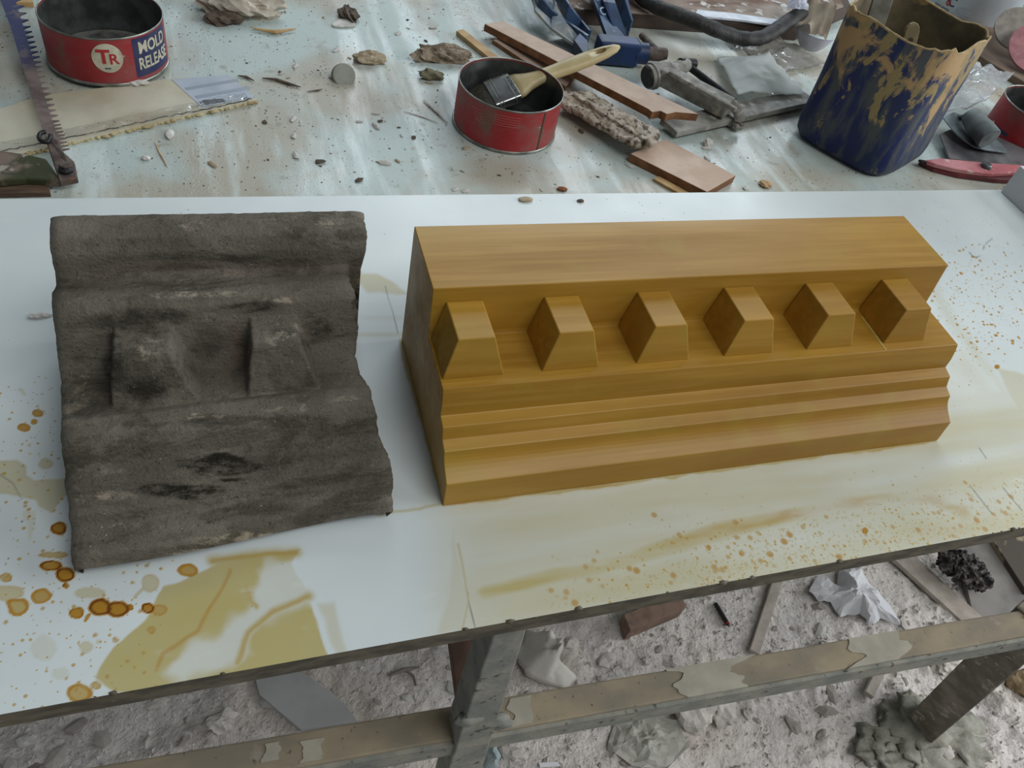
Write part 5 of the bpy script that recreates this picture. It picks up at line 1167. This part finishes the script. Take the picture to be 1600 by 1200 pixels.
obj('tip', MB().tube([pb_ + (pc - pb_) * 0.6, pc + (pc - pb_) * 0.6], [0.0036, 0.001], 10), darkst, pn_, 40)
dust_w = simple('dusty_lath_wood', srgb(192, 182, 170), srgb(168, 158, 148), 30, 0.9, bump=0.3)
def lath(name, a, b, w, label, cat='wood strip', mat=dust_w, h=0.010):
    o = obj(name, MB().beam(G(*a, dz=h * 0.6 + 0.004), G(*b, dz=h * 0.6 + 0.004), w, h), mat, bevel=0.001); tag(o, label, cat)
lath('thin_lath', (1214, 905), (1176, 1022), 0.018, 'thin dusty wooden lath on the floor beside the black pen')
lath('broad_lath', (1398, 868), (1535, 990), 0.045, 'broad dusty wooden lath on the floor behind the crumpled tissue')
lath('lath_stub', (1380, 1035), (1352, 1090), 0.016, 'short dusty lath stub in front of the trestle rail')
fflat('grey_offcut_board', [(1495, 850), (1560, 832), (1620, 905), (1640, 985), (1530, 1000)], 0.006, 0.014, simple('dusty_board_face', srgb(150, 146, 140), srgb(126, 122, 118), 16, 0.9, bump=0.3), 'dusty grey board lying on the floor under the board corner', 'board')
fflat('speckled_offcut', [(1548, 838), (1620, 822), (1680, 900), (1605, 925)], 0.026, 0.018, simple('cream_speckled_board', srgb(92, 84, 76), srgb(168, 154, 132), 9, 0.85, bump=0.3, contrast=(0.48, 0.52)), 'dark plaster-speckled board offcut on the grey floor board', 'board')
fz_b = T(1508, 892, ZF + 0.045)
mb = MB()
for i, (a, b, r_) in enumerate(((1492, 878, .026), (1510, 890, .030), (1526, 905, .024))):
    p = T(a, b, ZF + 0.052); mb.rock(p, (r_ * 1.1, r_, r_ * 0.85), i + 70, 4, 0.55, 5.0)
o = obj('black_fuzz_clump', mb, simple('dusty_black_fuzz', srgb(40, 38, 38), srgb(120, 114, 110), 90, 0.95, bump=0.9, bd=0.004, contrast=(0.42, 0.62)), smooth=False); tag(o, 'ragged black fluff clump on the floor near the grey board', 'fluff')
brick_m = simple('red_brown_brick', srgb(150, 124, 108), srgb(124, 102, 90), 40, 0.9, bump=0.5)
fflat('clay_brick', [(985, 985), (1072, 948), (1064, 925), (975, 960)], 0.035, 0.040, brick_m, 'dusty red brown brick on the floor under the board edge', 'brick')
fflat('white_paper_scrap', [(842, 1192), (872, 1190), (876, 1197), (844, 1199)], 0.004, 0.002, tis, 'flat white paper scrap in front of the trestle rail', 'paper', bevel=0)
crumple('pale_blue_bag', [(742, 1210), (758, 1168), (772, 1160), (782, 1180), (775, 1215)], 0.03, simple('pale_blue_film', srgb(176, 192, 192), srgb(160, 176, 178), 30, 0.4, bump=0.1), 'pale blue plastic scrap beside the foot of the post', 'plastic bag', 12, 6, 26)
crumple('dusty_film', [(960, 1130), (990, 1110), (1060, 1130), (1080, 1165), (1040, 1205), (985, 1200), (950, 1170)], 0.012, simple('dusty_film_face', srgb(190, 188, 178), srgb(170, 168, 158), 26, 0.6, bump=0.2), 'dust-covered crumpled film among the rubble before the rail', 'plastic film', 17, 9, 16)
rub = simple('rubble_plaster', srgb(226, 220, 212), srgb(200, 193, 186), 50, 0.95, bump=0.7)
rub_d = simple('rubble_dark', srgb(190, 182, 174), srgb(158, 150, 142), 50, 0.95, bump=0.7)
def chunk(name, px, py, rx, ry, rz, mat, label, cat, seed, sub=3, rough=0.5):
    p = G(px, py); o = obj(name, MB().rock((p.x, p.y, p.z + rz * 0.6), (rx, ry, rz), seed, sub, rough, 2.2), mat); return tag(o, label, cat)
chunk('rubble_chunk', 1085, 1118, 0.034, 0.028, 0.026, rub, 'large broken plaster chunk in front of the trestle rail', 'rubble', 90)
chunk('rubble_chunk', 1125, 1112, 0.022, 0.030, 0.016, rub, 'flat plaster chunk leaning on the large broken chunk', 'rubble', 93)
chunk('rubble_chunk', 1480, 1035, 0.040, 0.022, 0.018, rub, 'pale crumbly plaster chunk beside the slanting leg', 'rubble', 96, 4, 0.6)
chunk('ochre_clod', 1592, 1068, 0.028, 0.024, 0.022, simple('ochre_clod_face', srgb(176, 154, 120), srgb(146, 126, 98), 40, 0.9, bump=0.5), 'ochre clod of clay on the floor behind the slanting leg', 'clod', 99)
chunk('white_nodule', 42, 1156, 0.012, 0.008, 0.010, plaster_white, 'white plaster nodule on the floor at the end of the rail', 'rubble', 101, 2)
chunk('plaster_flake', 247, 1098, 0.016, 0.008, 0.004, rub, 'thin plaster flake on the floor under the board edge', 'flake', 103, 2)
chunk('plaster_clump', 345, 1130, 0.020, 0.014, 0.012, rub, 'ragged plaster clump on the floor near the grey slab', 'rubble', 105, 3, 0.8)
chunk('plaster_cake', 895, 1110 - 105, 0.012, 0.010, 0.006, rub, 'small plaster cake on the floor beside the rubbish bag', 'rubble', 107, 2)
o = obj('pale_twig', MB().tube([G(232, 1150, 0.004), G(229, 1160, 0.006), G(228, 1170, 0.004)], [0.003, 0.0032, 0.0018], 8), plaster_white); tag(o, 'short pale plaster stick on the floor behind the rail', 'stick')
tw_m = simple('dusty_twig', srgb(150, 140, 130), srgb(120, 110, 102), 60, 0.9, bump=0.3)
tg_ = thing('forked_twig', 'dusty forked twig on the floor beside the brace', 'twig', G(640, 1045))
obj('stem', MB().tube([G(608, 1056, 0.005), G(630, 1048, 0.007), G(655, 1044, 0.006)], [0.002, 0.0035, 0.002], 8), tw_m, tg_)
obj('branch', MB().tube([G(632, 1046, 0.006), G(646, 1058, 0.006), G(650, 1072, 0.004)], [0.0026, 0.0024, 0.0014], 8), tw_m, tg_)
protos = []
for s_ in range(6):
    mb = MB().rock((0, 0, 0.35), (1, 0.75, 0.55), 140 + s_, 2 if s_ < 3 else 1, 0.8, 2.2)
    me = bpy.data.meshes.new('plaster_piece'); me.from_pydata([tuple(v_) for v_ in mb.v], [], mb.f)
    me.materials.append((rub, rub_d, rub, plaster_white, rub, rub_d)[s_]); protos.append(me)
for i in range(230):
    if i < 120: px = rng.uniform(760, 1640); py = rng.uniform(1010, 1230)
    else: px = rng.uniform(-20, 1640); py = 1130 - 0.17 * px + rng.uniform(20, 130)
    p = G(px, py); s_ = int(rng.integers(6)); r_ = 0.003 + 0.013 * rng.random() ** 3
    o = bpy.data.objects.new('plaster_piece', protos[s_]); COL.objects.link(o)
    o.location = (p.x, p.y, p.z - 0.0015); o.scale = (r_ * 1.2, r_, r_ * 0.8); o.rotation_euler = (rng.uniform(-.3, .3), rng.uniform(-.3, .3), rng.uniform(0, 6.3))
    cn = ('pale', 'dark', 'pale', 'white', 'pale', 'dark')[s_]; wh = 'behind' if py < 1222 - 0.169 * px else 'in front of'; tag(o, 'small ' + cn + ' plaster piece on the dusty floor ' + wh + ' the trestle rail', 'rubble', cn + ' rubble pieces ' + wh + ' the rail')
grit = MB()
xs_ = rng.uniform(-0.45, 1.7, 15000); ys_ = rng.uniform(0.02, 0.75, 15000); zs_ = ZF + floor_h(xs_, ys_)
for x_, y_, z_ in zip(xs_, ys_, zs_):
    r_ = 0.0014 + 0.006 * rng.random() ** 4; a = rng.uniform(0, 6.3); ca, sa = math.cos(a) * r_, math.sin(a) * r_; z_ -= 0.0004
    grit.add([(x_ + ca, y_ + sa, z_), (x_ - sa * .6, y_ + ca * .6, z_), (x_ - ca * .8 + sa * .5, y_ - sa * .8 - ca * .5, z_), (x_, y_, z_ + r_ * .9)], [(0, 1, 3), (1, 2, 3), (2, 0, 3)])
o = obj('floor_grit', grit, rub, floor); tag(o, 'plaster grit and flakes strewn over the dusty floor', kind='stuff')
